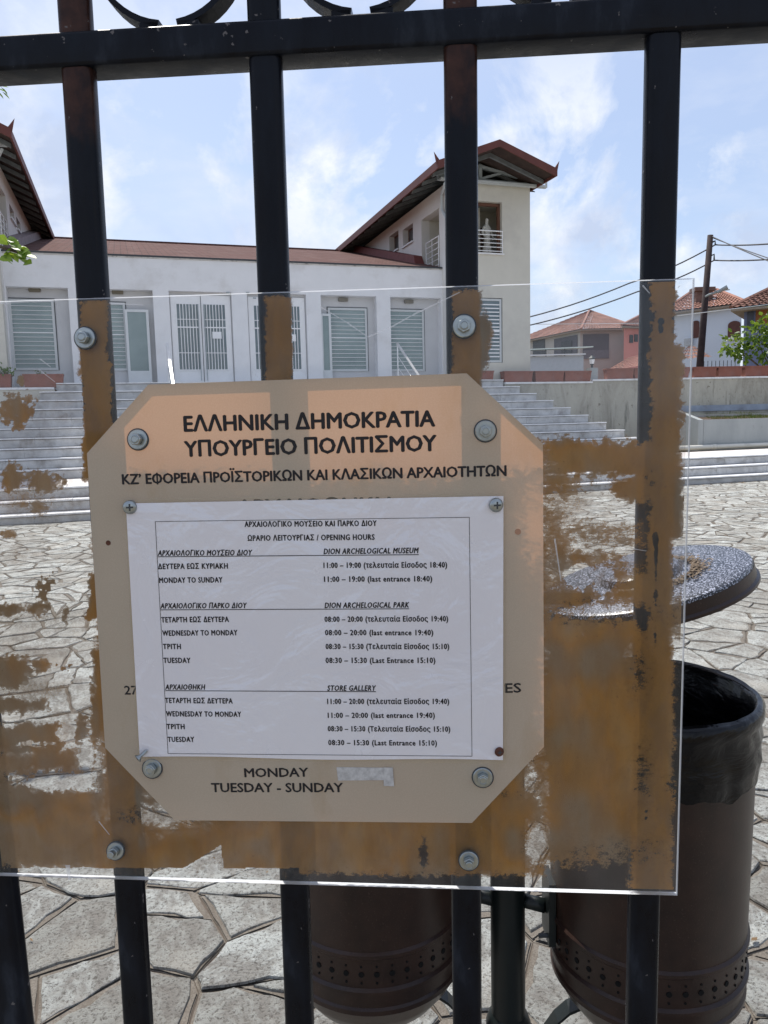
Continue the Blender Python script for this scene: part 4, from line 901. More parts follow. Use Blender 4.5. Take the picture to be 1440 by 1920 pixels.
# scrolls: two C-strips per bay
def cstrip(cx_, cz_, r, a0, a1, sgn):
    m = MB(); pts_ = []
    K = 26
    for k in range(K+1): a_ = a0+(a1-a0)*k/K; rr_ = r*(1-.0*k/K); pts_.append((cx_+rr_*cos(a_), cz_+rr_*sin(a_)))
    for i in range(K+1):
        p = pts_[i]; q = pts_[min(i+1, K)] if i < K else pts_[i]; q0 = pts_[max(i-1, 0)]; t = Vector((q[0]-q0[0], q[1]-q0[1])).normalized(); n_ = (-t.y*.0022, t.x*.0022)
        for s_, y in ((-1, .003), (1, .003), (1, .021), (-1, .021)): m.v.append((p[0]+n_[0]*s_, y, p[1]+n_[1]*s_))
    for i in range(K):
        for k in range(4): a_, b_ = i*4+k, i*4+(k+1) % 4; m.f.append((a_, b_, b_+4, a_+4))
    m.f.append((3, 2, 1, 0)); m.f.append((K*4, K*4+1, K*4+2, K*4+3))
    return m.build('scroll', bar_m, gate, smooth=False)
for i in range(1, 8):
    c_ = (BX[i]+BX[i+1])/2 if i+1 < len(BX) else BX[i]+.073
    cstrip(c_, .3605, .0575, radians(-97), radians(-290), -1); cstrip(c_, .3605, .0575, radians(-83), radians(110), 1)
    MB().box(c_-.022, c_-.008, .003, .021, .3003, .3043).build('scroll_foot', bar_m, gate); MB().box(c_+.008, c_+.024, .003, .021, .3003, .3043).build('scroll_foot', bar_m, gate)

# ================================================================== CLEAR SHEET with old glue
SX0, SX1, SZ0, SZ1 = -.43, .2338, -.387, .1000; YF, YB = -.0070, -.0022
sheet = tag(empty('clear_sheet', M=GM), 'clear acrylic sheet with brown dried glue bolted to the gate bars', 'sheet')
t = NT('clear_acrylic'); tr = t.new('ShaderNodeBsdfTransparent'); gl = t.new('ShaderNodeBsdfGlossy'); gl.inputs['Roughness'].default_value = .04; df = t.new('ShaderNodeBsdfDiffuse'); df.inputs[0].default_value = (.85, .88, .9, 1)
fr = t.new('ShaderNodeFresnel'); fr.inputs[0].default_value = 1.45; m1 = t.new('ShaderNodeMixShader'); m2 = t.new('ShaderNodeMixShader'); tr.inputs[0].default_value = (.97, .975, .98, 1)
hz = t.math('ADD', t.ramp(t.noise(7, 6, .7, t.scaled((1, 1, .7))), (.4, .01), (.75, .085)), t.ramp(t.noise(55, 5, .8, t.scaled((1, 1, .5))), (.66, 0.), (.78, .16)))
t.L.new(t.math('MULTIPLY', fr.outputs[0], .9), m1.inputs[0]); t.L.new(tr.outputs[0], m1.inputs[1]); t.L.new(gl.outputs[0], m1.inputs[2])
t.L.new(hz, m2.inputs[0]); t.L.new(m1.outputs[0], m2.inputs[1]); t.L.new(df.outputs[0], m2.inputs[2]); t.L.new(m2.outputs[0], t.o.inputs[0]); acr = t.m
t = NT('cut_acrylic_edge'); tl_ = t.new('ShaderNodeBsdfTranslucent'); tl_.inputs[0].default_value = (.9, .92, .95, 1); d2_ = t.new('ShaderNodeBsdfDiffuse'); d2_.inputs[0].default_value = (.85, .87, .9, 1); mx = t.new('ShaderNodeMixShader'); mx.inputs[0].default_value = .5
t.L.new(tl_.outputs[0], mx.inputs[1]); t.L.new(d2_.outputs[0], mx.inputs[2]); tr2 = t.new('ShaderNodeBsdfTransparent'); mx2 = t.new('ShaderNodeMixShader'); mx2.inputs[0].default_value = .75; t.L.new(tr2.outputs[0], mx2.inputs[1]); t.L.new(mx.outputs[0], mx2.inputs[2]); t.L.new(mx2.outputs[0], t.o.inputs[0]); edge = t.m
t = NT('frosted_lower_edge'); tl_ = t.new('ShaderNodeBsdfTranslucent'); tl_.inputs[0].default_value = (.93, .95, .98, 1); d2_ = t.new('ShaderNodeBsdfDiffuse'); d2_.inputs[0].default_value = (.93, .95, .98, 1); mx = t.new('ShaderNodeMixShader'); mx.inputs[0].default_value = .25
t.L.new(d2_.outputs[0], mx.inputs[1]); t.L.new(tl_.outputs[0], mx.inputs[2]); t.L.new(mx.outputs[0], t.o.inputs[0]); edge_b = t.m
MB().add([(SX0, YF, SZ0), (SX1, YF, SZ0), (SX1, YF, SZ1), (SX0, YF, SZ1)], [(0, 1, 2, 3)]).build('pane', acr, sheet)
m = MB(); m.add([(SX0, YF, SZ0), (SX1, YF, SZ0), (SX1, YB, SZ0), (SX0, YB, SZ0)], [(0, 1, 2, 3)]); m.build('bottom_edge', edge_b, sheet)
m = MB(); m.add([(SX0, YF, SZ1), (SX1, YF, SZ1), (SX1, YB, SZ1), (SX0, YB, SZ1)], [(0, 1, 2, 3)]); m.add([(SX1, YF, SZ0), (SX1, YB, SZ0), (SX1, YB, SZ1), (SX1, YF, SZ1)], [(0, 1, 2, 3)]); m.build('cut_edge', edge, sheet)
# glue film : thickness map painted on a fine grid lying on the back of the sheet
NXg, NZg = 640, 440; gxs = np.linspace(SX0+.001, SX1-.0015, NXg); gzs = np.linspace(SZ0+.0015, SZ1-.001, NZg); GXX, GZZ = np.meshgrid(gxs, gzs)
# picture coordinates of every grid point (used only to lay out the blots)
PT = GO[None, None, :]+GX*GXX[..., None]+GZ*GZZ[..., None]+GY*YB-CAMP; zc = PT@Fv; PX = 720+FPX*(PT@Rv)/zc; PY = 960-FPX*(PT@Uv)/zc
def vnoise(n, m, seed, asp=1.):
    r = np.random.default_rng(seed).random((m+3, int(n)+3)); yy = np.linspace(0, m, NZg, endpoint=False); xx = np.linspace(0, n, NXg, endpoint=False)
    y0 = yy.astype(int); x0 = xx.astype(int); fy = (yy-y0)[:, None]; fx = (xx-x0)[None, :]; fy = fy*fy*(3-2*fy); fx = fx*fx*(3-2*fx)
    g_ = lambda a_, b_: r[np.ix_(y0+a_, x0+b_)]
    return (g_(0, 0)*(1-fx)+g_(0, 1)*fx)*(1-fy)+(g_(1, 0)*(1-fx)+g_(1, 1)*fx)*fy-.5
nz = vnoise(11, 8, 1)*.55+vnoise(27, 19, 2)*.55+vnoise(60, 44, 3)*.55+vnoise(130, 96, 4)*.6+vnoise(260, 190, 5)*.6+vnoise(500, 380, 6)*.4
nlo = vnoise(7, 6, 8)+vnoise(17, 15, 9)*.6+vnoise(40, 34, 10)*.35
T = np.full(PX.shape, -1.)
def blot(x0, y0, x1, y1, soft=14, amp=18, lvl=1., ax=0):
    """ragged rectangle: signed distance in px, perturbed by noise"""
    global T
    dx = np.maximum(x0-PX, PX-x1); dy = np.maximum(y0-PY, PY-y1)
    d = np.maximum(dx, dy)+nz*amp; T = np.maximum(T, np.clip(-d/(soft*1.7), -1, lvl))
def oval(cx_, cy_, rx, ry, soft=14, amp=18, lvl=1.):
    global T
    d = (np.sqrt(((PX-cx_)/rx)**2+((PY-cy_)/ry)**2)-1)*min(rx, ry)+nz*amp; T = np.maximum(T, np.clip(-d/(soft*1.7), -1, lvl))
def hole(cx_, cy_, rx, ry, soft=12, amp=14):
    global T
    d = (np.sqrt(((PX-cx_)/rx)**2+((PY-cy_)/ry)**2)-1)*min(rx, ry)+nz*amp; T = np.minimum(T, np.clip(d/soft, -1, 1))
blot(150, 565, 200, 700, 6, 9); blot(156, 680, 206, 900, 6, 11); blot(498, 556, 548, 730, 6, 4); blot(848, 545, 904, 740, 6, 5); oval(902, 640, 20, 60, 6, 7)
# right bar strip and bands
blot(1222, 528, 1266, 660, 6, 12); blot(1220, 640, 1280, 1010, 7, 15); blot(1214, 1000, 1262, 1690, 8, 6)
blot(1000, 828, 1225, 898, 10, 26); oval(1045, 905, 45, 30, 20, 30); oval(1190, 915, 40, 25, 10, 16)
oval(1035, 985, 22, 55, 34, 30, .55); oval(1048, 1040, 26, 60, 25, 20, .8); oval(1085, 1052, 30, 24, 14, 20, .85); oval(1130, 1045, 24, 14, 20, 20, .55); oval(1150, 1080, 40, 24, 30, 24, .45)
blot(1010, 1098, 1225, 1132, 20, 22, .9); blot(1010, 1120, 1240, 1620, 20, 20, .95); blot(1180, 1075, 1235, 1700, 16, 10); blot(1000, 1000, 1040, 1560, 30, 10, .9); oval(1285, 1160, 26, 40, 30, 16, .25)
blot(1225, 1240, 1262, 1640, 12, 8); oval(1120, 995, 55, 10, 20, 18, .35)
oval(1118, 1010, 60, 8, 30, 20, .3)
hole(1086, 1080, 26, 20, 14, 16); hole(1134, 1090, 16, 24, 14, 16); hole(1130, 1150, 66, 13, 30, 16); hole(1205, 1165, 10, 20, 20, 12); hole(1200, 1262, 10, 22, 40, 12); hole(1206, 1465, 8, 26, 40, 14); hole(1160, 1600, 50, 12, 50, 20); hole(1262, 1470, 8, 18, 20, 10)
hole(1229, 1008, 5, 13, 3, 3); hole(1230, 1060, 2, 56, 3, 3); hole(1230, 1115, 4, 12, 3, 3); hole(1229, 1196, 3, 18, 3, 3); hole(1240, 602, 7, 7, 3, 2); hole(1239, 616, 5, 8, 3, 2); hole(1212, 1522, 3, 3, 2, 1); hole(1212, 1534, 3, 3, 2, 1)
# left blots
oval(32, 768, 26, 34, 7, 26); oval(38, 715, 9, 12, 4, 10); oval(8, 775, 16, 12, 6, 16); oval(72, 905, 34, 20, 10, 26); oval(22, 905, 22, 30, 8, 26); oval(18, 1002, 16, 12, 10, 12, .6); oval(70, 950, 20, 14, 16, 16, .5); oval(30, 945, 26, 10, 12, 16, .6)
blot(-60, 1128, 92, 1158, 8, 18); oval(78, 1100, 22, 22, 5, 30); blot(166, 1075, 200, 1160, 4, 12); blot(172, 1220, 200, 1400, 5, 12)
oval(20, 1258, 44, 34, 8, 18); oval(78, 1248, 22, 18, 8, 16); oval(118, 1252, 20, 12, 4, 22); blot(-60, 1308, 92, 1338, 8, 14); blot(-60, 1356, 118, 1420, 8, 18); oval(155, 1378, 12, 30, 5, 14)
blot(-60, 1405, 260, 1628, 12, 14); oval(172, 1150, 10, 14, 5, 16); oval(122, 1155, 5, 16, 4, 8)
hole(118, 1463, 78, 18); hole(188, 1440, 10, 44, 8, 8); hole(160, 1420, 14, 30, 14, 12); hole(115, 1378, 10, 10, 6, 10); hole(60, 1395, 26, 5, 5, 10)
SM = np.zeros(PX.shape)
for cx_, cy_, rx, ry, st_ in ((70, 935, 90, 40, .6), (40, 1040, 60, 20, .35), (70, 1165, 110, 22, .5), (60, 1215, 90, 30, .4), (50, 1300, 110, 34, .7), (130, 1360, 70, 60, .5), (100, 1420, 120, 40, .6), (1060, 950, 60, 60, .75), (1115, 1010, 110, 40, .45), (1150, 1085, 70, 40, .6), (1275, 1110, 24, 80, .35), (1040, 905, 50, 30, .7), (1190, 920, 60, 30, .6), (1120, 1150, 90, 18, .35), (100, 770, 60, 60, .22), (180, 700, 30, 120, .2), (1280, 880, 16, 160, .3), (370, 1610, 120, 30, .4), (300, 1530, 70, 25, .8), (1008, 1585, 40, 60, .45), (60, 830, 70, 60, .12)):
    SM = np.maximum(SM, st_*np.exp(-((PX-cx_)/rx)**2-((PY-cy_)/ry)**2))
SM = np.clip(SM*(1+nz*1.1), 0, .85)
# lower middle
blot(170, 1490, 1020, 1640, 10, 10, .95)
tri = (PX > 305) & (PX < 415+(PY-1585)*.1) & (PY > 1652-(PX-305)*.62)
T[tri] = np.minimum(T[tri], -.3+nz[tri]*.4)
hole(300, 1532, 46, 14, 40, 20); hole(1008, 1580, 22, 38, 30, 8); hole(795, 1600, 6, 24, 10, 6)
T[(PY > 1628) & (PX < 560)] = np.minimum(T[(PY > 1628) & (PX < 560)], -.4)
# behind the board
blot(190, 838, 1000, 1500, 26, 22, .95); oval(300, 1000, 80, 160); hole(665, 925, 60, 14, 60, 10); hole(985, 935, 24, 70, 60, 10)
Tn = np.clip(T*.5+.5, 0, 1); STR = np.zeros(T.shape)
for bx_ in BX[1:5]: STR = np.maximum(STR, np.clip((.0155-np.abs(GXX-bx_))/.003, 0, 1))
keep = (Tn > .02) | (SM > .03)
idx = -np.ones(T.shape, int); idx[keep] = np.arange(keep.sum()); vv = np.stack([GXX[keep], np.full(keep.sum(), YB+.0006), GZZ[keep]], 1)
q = keep[:-1, :-1] & keep[1:, :-1] & keep[:-1, 1:] & keep[1:, 1:]; fi = np.stack([idx[:-1, :-1][q], idx[:-1, 1:][q], idx[1:, 1:][q], idx[1:, :-1][q]], 1)
me = bpy.data.meshes.new('dried_glue'); me.vertices.add(len(vv)); me.vertices.foreach_set('co', vv.ravel()); me.loops.add(fi.size); me.loops.foreach_set('vertex_index', fi.ravel().astype(np.int32)); me.polygons.add(len(fi)); me.polygons.foreach_set('loop_start', np.arange(0, fi.size, 4, dtype=np.int32)); me.polygons.foreach_set('loop_total', np.full(len(fi), 4, dtype=np.int32)); me.update(); me.validate()
a_ = me.attributes.new('thick', 'FLOAT', 'POINT'); a_.data.foreach_set('value', Tn[keep].astype(np.float32)); a_ = me.attributes.new('smear', 'FLOAT', 'POINT'); a_.data.foreach_set('value', SM[keep].astype(np.float32)); a_ = me.attributes.new('tint', 'FLOAT', 'POINT'); a_.data.foreach_set('value', np.clip((nlo*.95+vnoise(90, 9, 12)*.3+.5)[keep]*(1-STR[keep]*.75)+.56*STR[keep]*.75, 0, 1).astype(np.float32))
t = NT('dried_brown_glue'); th = t.new('ShaderNodeAttribute', attribute_name='thick').outputs['Fac']; ti = t.new('ShaderNodeAttribute', attribute_name='tint').outputs['Fac']
k = t.ramp(ti, (.12, (.30, .225, .14)), (.34, (.36, .205, .08)), (.52, (.44, .21, .045)), (.68, (.45, .24, .07)), (.90, (.38, .25, .13)))
k = t.mix(t.ramp(t.noise(45, 7, .7, t.scaled((1, 1, .4))), (.4, .5), (.6, 0.)), k, (.24, .13, .05)); k = t.mix(t.ramp(t.noise(420, 3, .6), (.66, 0.), (.72, .5)), k, (.16, .09, .04))
alpha = t.ramp(t.math('ADD', th, t.math('MULTIPLY', t.math('SUBTRACT', t.noise(330, 6, .8, t.scaled((.7, 1, 1.2))), .5), 1.1)), (.36, 0.), (.54, .86), (.78, 1.))
alpha = t.math('MAXIMUM', alpha, t.math('MULTIPLY', t.new('ShaderNodeAttribute', attribute_name='smear').outputs['Fac'], t.ramp(t.noise(230, 6, .7), (.3, .45), (.65, 1.)))); d_ = t.new('ShaderNodeBsdfDiffuse'); t.put(d_.inputs[0], k); tl2 = t.new('ShaderNodeBsdfTranslucent'); t.put(tl2.inputs[0], t.mix(.5, k, (.35, .17, .05))); mx = t.new('ShaderNodeMixShader'); mx.inputs[0].default_value = .1
t.L.new(d_.outputs[0], mx.inputs[1]); t.L.new(tl2.outputs[0], mx.inputs[2]); tr = t.new('ShaderNodeBsdfTransparent'); m2 = t.new('ShaderNodeMixShader'); t.L.new(alpha, m2.inputs[0]); t.L.new(tr.outputs[0], m2.inputs[1]); t.L.new(mx.outputs[0], m2.inputs[2]); t.L.new(m2.outputs[0], t.o.inputs[0])
me.materials.append(t.m); go = bpy.data.objects.new('dried_glue', me); COL.objects.link(go); go.parent = sheet; go['kind'] = 'stuff'
# scratches
scm = NT('scratch'); tr = scm.new('ShaderNodeBsdfTransparent'); d_ = scm.new('ShaderNodeBsdfDiffuse'); d_.inputs[0].default_value = (.9, .9, .92, 1); mx = scm.new('ShaderNodeMixShader'); mx.inputs[0].default_value = .42
scm.L.new(tr.outputs[0], mx.inputs[1]); scm.L.new(d_.outputs[0], mx.inputs[2]); scm.L.new(mx.outputs[0], scm.o.inputs[0]); scm = scm.m
sc = MB()
for pts_, w_ in (([(732, 614), (775, 590), (862, 548)], .0006), ([(650, 604), (690, 632), (730, 614)], .0005), ([(600, 575), (650, 604)], .0004), ([(75, 673), (95, 688)], .0005), ([(72, 692), (103, 716)], .0004), ([(205, 568), (270, 572)], .0006), ([(0, 569), (60, 566), (110, 565)], .0005), ([(1205, 535), (1218, 550)], .0006), ([(1187, 1029), (1212, 1033)], .0003), ([(185, 1540), (205, 1565)], .0005), ([(1040, 1010), (1052, 1090)], .0007), ([(127, 1622), (130, 1650)], .0022)):
    P = [gp(x, y, YF-.0004) for x, y in pts_]
    for (x0, z0), (x1, z1) in zip(P[:-1], P[1:]):
        d = Vector((x1-x0, z1-z0)).normalized()*w_; sc.add([(x0-d.y, YF-.0004, z0+d.x), (x1-d.y*.5, YF-.0004, z1+d.x*.5), (x1+d.y*.5, YF-.0004, z1-d.x*.5), (x0+d.y, YF-.0004, z0-d.x)], [(0, 1, 2, 3)])
sc.build('scratches', scm, sheet)
def hexbolt(parent, x, z, y, R_, tilt=(0, 0), spin=0, stud=0.):
    e = MB().lathe([(0, 0), (R_, 0), (R_, .0014), (R_*.93, .0020), (0, .0020)], 32).build('bolt', steel, parent, smooth=True, autosm=30)
    rb = R_*.62; poly = [(rb*cos(pi/3*k+spin), rb*sin(pi/3*k+spin)) for k in range(6)]
    hd = MB().prism(poly, .0024, .0072).build('bolt_head', steel, e); bevel(hd, .0006)
    MB().lathe([(rb*.66, .0073), (rb*.64, .0078+stud), (rb*.52, .0080+stud), (rb*.46, .0076+stud), (0, .0076+stud)], 24).build('bolt_tip', steel, e, smooth=True, autosm=40)
    MB().lathe([(0, -.0004), (R_*1.12, -.0004), (R_*1.12, .0006), (R_, .0008), (0, .0008)], 28).build('rubber_washer', dark_frame, e)
    e.location = (x, y, z); e.rotation_euler = (radians(90)+tilt[0], tilt[1], 0); return e
for (px, py, tl, sp, R_, st_) in ((160, 634, (-.05, .12), .1, .0082, 0), (870, 612, (0, 0), .4, .0084, 0), (217, 1595, (-.22, .16), .5, .0072, .004), (879, 1613, (-.10, 0), .5, .0078, .002)):
    x, z = gp(px, py, YF); hexbolt(sheet, x, z, YF, R_, tl, sp, st_)

# ================================================================== SIGN BOARD
SBY = -.0132
t = NT('ivory_translucent_plastic'); n = t.noise(5, 5, .6); kc = t.ramp(n, (.3, (.55, .475, .36)), (.7, (.62, .54, .42))); kc = t.mix(t.ramp(t.noise(13, 6, .65, t.scaled((1, 1, .5))), (.55, 0.), (.66, .45)), kc, (.46, .36, .22)); kc = t.mix(t.ramp(t.noise(900, 2, .5), (.45, .12), (.6, 0.)), kc, (.3, .24, .2))
t.col(kc); t.pr(.5, 0, .25); tl2 = t.new('ShaderNodeBsdfTranslucent'); tl2.inputs[0].default_value = (.95, .41, .17, 1); mx = t.new('ShaderNodeMixShader'); mx.inputs[0].default_value = .26
t.L.new(t.b.outputs[0], mx.inputs[1]); t.L.new(tl2.outputs[0], mx.inputs[2]); t.L.new(mx.outputs[0], t.o.inputs[0]); ivory = t.m
board = tag(empty('sign_board', M=GM), 'ivory eight-sided plastic museum sign bolted to the clear sheet', 'sign')
oc = [gp(x, y, SBY) for x, y in ((278, 721), (875, 700), (1018, 832), (1020, 1400), (885, 1543), (328, 1538), (197, 1402), (163, 850))]
oc = oc[::-1]
b_ = MB(); n = len(oc); b_.add([(x, SBY, z) for x, z in oc], [tuple(range(n))[::-1]])
bm_ = b_.build('panel', ivory, board)
b_ = MB(); b_.add([(x, SBY, z) for x, z in oc]+[(x, SBY+.0045, z) for x, z in oc], [(i, (i+1) % n, n+(i+1) % n, n+i) for i in range(n)]); b_.build('panel_edge', simple('ivory_edge', (.72, .66, .44), .5, .03), board)
texts = []
LAT = str.maketrans('ΑΒΕΖΗΙΚΜΝΟΡΤΥΧ', 'ABEZHIKMNOPTYX')
LAT[ord('Φ')] = 'O'   # same letterforms, cleaner outlines
def text(body, xl, yl, xr, yr, cap, off, parent, bold=.036, shear=0, col=ink, name='lettering'):
    c = bpy.data.curves.new(name, 'FONT'); c.body = body.translate(LAT); c.size = 1; c.offset = 0; c.space_character = 1.0 if name == 'lettering' else 1.14; c.shear = shear; c.fill_mode = 'FRONT'; c.resolution_u = 2; c.extrude = 0
    c.materials.append(col); o = bpy.data.objects.new(name, c); COL.objects.link(o); o.parent = parent; o['bold'] = bold; o['phi'] = body.find('Φ'); o['onboard'] = name == 'lettering'; texts.append((o, gp(xl, yl, off), gp(xr, yr, off), cap, off)); return o
def capm(px): return px*GD/FPX/1.0
TY = SBY-.0002
text('ΕΛΛΗΝΙΚΗ ΔΗΜΟΚΡΑΤΙΑ', 346, 809, 815, 799, 27, TY, board); text('ΥΠΟΥΡΓΕΙΟ ΠΟΛΙΤΙΣΜΟΥ', 347, 856, 818, 845, 27, TY, board)
text('ΚΖ\u2019 ΕΦΟΡΕΙΑ ΠΡΟΪΣΤΟΡΙΚΩΝ ΚΑΙ ΚΛΑΣΙΚΩΝ ΑΡΧΑΙΟΤΗΤΩΝ', 230, 908, 949, 892, 18, TY, board); text('ΑΡΧΑΙΟΘΗΚΗ', 445, 958, 732, 953, 20, TY, board)
text('MONDAY', 459, 1457, 578, 1456, 17, TY, board, .03); text('TUESDAY - SUNDAY', 397, 1485, 643, 1485, 17.5, TY, board, .03)
text('27', 234, 1302, 258, 1302, 16.5, TY, board, .025); text('IES', 939, 1299, 977, 1298, 17, TY, board, .025)
for (px, py, tl, sp) in ((259, 824, (-.06, .14), .2), (910, 808, (0, 0), .45), (286, 1440, (-.14, .1), .3), (905, 1457, (-.06, -.03), .5)):
    x, z = gp(px, py, SBY); hexbolt(board, x, z, SBY, .0079, tl, sp)
for px, py, r_, mt in ((203, 1018, .0021, rustm), (971, 997, .0024, simple('filled_hole', (.40, .22, .14), .8))):
    x, z = gp(px, py, SBY); o = MB().lathe([(0, .0001), (r_, .0001), (r_, -.001)], 14).build('drilled_hole', mt, board); o.location = (x, SBY, z); o.rotation_euler = (pi/2, 0, 0)
tape = MB(); (xa, za), (xb, zb) = gp(631, 1438, SBY), gp(722, 1464, SBY); tape.add([(xa, SBY-.0003, za), (xa+.001, SBY-.0003, zb-.0004), (xb, SBY-.0005, zb+.0008), (xb, SBY-.0003, za+.0002)], [(0, 1, 2, 3)])
(xc, zc_), (xd, zd) = gp(719, 1438, SBY), gp(739, 1473, SBY); tape.add([(xc, SBY-.0008, zc_), (xc, SBY-.0008, zd), (xd, SBY-.0008, zd-.0003), (xd-.0007, SBY-.0008, zc_)], [(0, 1, 2, 3)])
tape.build('tape_remnant', simple('dirty_tape', (.50, .49, .48), .5, .2, 250, dirt=(.33, .32, .31), dscale=160), board)

# ================================================================== PAPER NOTICE
PY_ = -.0148; notice = tag(empty('paper_notice', M=GM), 'white opening hours sheet in a plastic sleeve screwed onto the ivory sign', 'notice')
t = NT('white_paper_sleeve'); t.col(t.ramp(t.noise(6, 4), (.3, (.82, .80, .85)), (.7, (.86, .85, .89)))); t.pr(.5, 0, .4); t.b.inputs['Coat Weight'].default_value = .9; t.b.inputs['Coat IOR'].default_value = 2.0
t.put(t.b.inputs['Coat Roughness'], t.ramp(t.noise(30, 5, .6), (.4, .08), (.65, .3))); nb = t.bump(t.noise(13, 4, .55, dist=1.4), 1.0, .011)
for l_ in list(t.b.inputs['Normal'].links): t.L.remove(l_)
t.L.new(nb, t.b.inputs['Coat Normal'])
nb_ = [n_ for n_ in t.N if n_.type == 'BUMP'][0]
tl2 = t.new('ShaderNodeBsdfTranslucent'); tl2.inputs[0].default_value = (.8, .62, .58, 1); mx = t.new('ShaderNodeMixShader'); mx.inputs[0].default_value = .12; t.L.new(t.b.outputs[0], mx.inputs[1]); t.L.new(tl2.outputs[0], mx.inputs[2]); t.L.new(mx.outputs[0], t.o.inputs[0])
P = [gp(x, y, PY_) for x, y in ((236, 944), (944, 930), (943, 1426), (262, 1419))]
NXp, NZp = 36, 26; pm = MB()
for j in range(NZp+1):
    for i in range(NXp+1):
        fx, fz = i/NXp, j/NZp; a_ = Vector(P[0]).lerp(Vector(P[1]), fx); b2 = Vector(P[3]).lerp(Vector(P[2]), fx); p = a_.lerp(b2, fz)
        yy = PY_+.0004*sin(fx*5+fz*3)*sin(pi*fx)*sin(pi*fz)*0+.0
        if fz == 1: p.y += -.0012*sin(pi*fx)*0+(.0008*sin(fx*9))
        pm.v.append((p.x, yy, p.y))
for j in range(NZp):
    for i in range(NXp): a_ = j*(NXp+1)+i; pm.f.append((a_, a_+NXp+1, a_+NXp+2, a_+1))
pm.build('paper', t.m, notice, smooth=True)
ps = MB(); Q = [gp(x, y, PY_+.0006) for x, y in ((232, 936), (946, 925), (950, 1432), (258, 1424))]; 
t = NT('clear_sleeve'); tr = t.new('ShaderNodeBsdfTransparent'); gl = t.new('ShaderNodeBsdfGlossy'); gl.inputs['Roughness'].default_value = .12; mx = t.new('ShaderNodeMixShader'); mx.inputs[0].default_value = .16; t.L.new(tr.outputs[0], mx.inputs[1]); t.L.new(gl.outputs[0], mx.inputs[2]); t.L.new(mx.outputs[0], t.o.inputs[0])
ps.add([(x, PY_+.0006, z) for x, z in Q], [(3, 2, 1, 0)]); ps.build('sleeve_margin', t.m, notice)
PT_ = PY_-.0002; K = dict(off=PT_, parent=notice, name='printed_text')
def row_(l, r, li=0): pass
G1 = '(τελευταία Είσοδος 19:40)'; G2 = '(Τελευταία Είσοδος 15:10)'
rows = [('ΑΡΧΑΙΟΛΟΓΙΚΟ ΜΟΥΣΕΙΟ ΚΑΙ ΠΑΡΚΟ ΔΙΟΥ', 459, 988, 706, 986, 0), ('ΩΡΑΡΙΟ ΛΕΙΤΟΥΡΓΙΑΣ / OPENING HOURS', 465, 1014, 702, 1012, 0),
 ('ΑΡΧΑΙΟΛΟΓΙΚΟ ΜΟΥΣΕΙΟ ΔΙΟΥ', 296, 1042, 473, 1041, 1), ('DION ARCHELOGICAL MUSEUM', 607, 1039, 785, 1037, 1),
 ('ΔΕΥΤΕΡΑ ΕΩΣ ΚΥΡΙΑΚΗ', 297, 1067, 427, 1066, 0), ('11:00 – 19:00 (τελευταία Είσοδος 18:40)', 607, 1065, 838, 1064, 2), ('MONDAY TO SUNDAY', 299, 1093, 417, 1092, 0), ('11:00 – 19:00 (last entrance 18:40)', 608, 1091, 810, 1090, 2),
 ('ΑΡΧΑΙΟΛΟΓΙΚΟ ΠΑΡΚΟ ΔΙΟΥ', 301, 1141, 463, 1140, 1), ('DION ARCHELOGICAL PARK', 609, 1140, 767, 1139, 1),
 ('ΤΕΤΑΡΤΗ ΕΩΣ ΔΕΥΤΕΡΑ', 303, 1167, 429, 1166, 0), ('08:00 – 20:00 '+G1, 609, 1166, 840, 1165, 2), ('WEDNESDAY TO MONDAY', 305, 1192, 445, 1191, 0), ('08:00 – 20:00 (last entrance 19:40)', 610, 1191, 812, 1191, 2),
 ('ΤΡΙΤΗ', 306, 1217, 339, 1217, 0), ('08:30 – 15:30 '+G2, 611, 1217, 842, 1217, 2), ('TUESDAY', 307, 1243, 357, 1243, 0), ('08:30 – 15:30 (Last Entrance 15:10)', 611, 1243, 816, 1243, 2),
 ('ΑΡΧΑΙΟΘΗΚΗ', 310, 1293, 385, 1293, 1), ('STORE GALLERY', 614, 1295, 705, 1295, 1),
 ('ΤΕΤΑΡΤΗ ΕΩΣ ΔΕΥΤΕΡΑ', 310, 1318, 436, 1319, 0), ('11:00 – 20:00 '+G1, 614, 1320, 842, 1320, 2), ('WEDNESDAY TO MONDAY', 312, 1343, 452, 1344, 0), ('11:00 – 20:00 (last entrance 19:40)', 615, 1346, 815, 1346, 2),
 ('ΤΡΙΤΗ', 313, 1367, 346, 1367, 0), ('08:30 – 15:30 '+G2, 615, 1371, 844, 1372, 2), ('TUESDAY', 315, 1391, 364, 1391, 0), ('08:30 – 15:30 (Last Entrance 15:10)', 616, 1397, 819, 1398, 2)]
for b__, x0, y0, x1, y1, kd in rows: text(b__, x0, y0, x1, y1, 9.8, bold=.036, shear=.22 if kd == 1 else 0, **K)
rl = MB()
def rule(x0, y0, x1, y1, w_=.00022):
    a_, b2 = Vector(gp(x0, y0, PT_)), Vector(gp(x1, y1, PT_)); d = (b2-a_).normalized()*w_; rl.add([(a_.x-d.y, PT_, a_.y+d.x), (b2.x-d.y, PT_, b2.y+d.x), (b2.x+d.y, PT_, b2.y-d.x), (a_.x+d.y, PT_, a_.y-d.x)], [(3, 2, 1, 0)])
rule(296, 1044, 785, 1040, .0003); rule(301, 1143.5, 767, 1141.5, .0003); rule(310, 1295, 705, 1297, .0003)
rule(291, 978, 880, 970, .0002); rule(880, 970, 885, 1418, .0002); rule(885, 1418, 315, 1413, .0002); rule(315, 1413, 291, 978, .0002); rl.build('printed_rule', ink, notice)
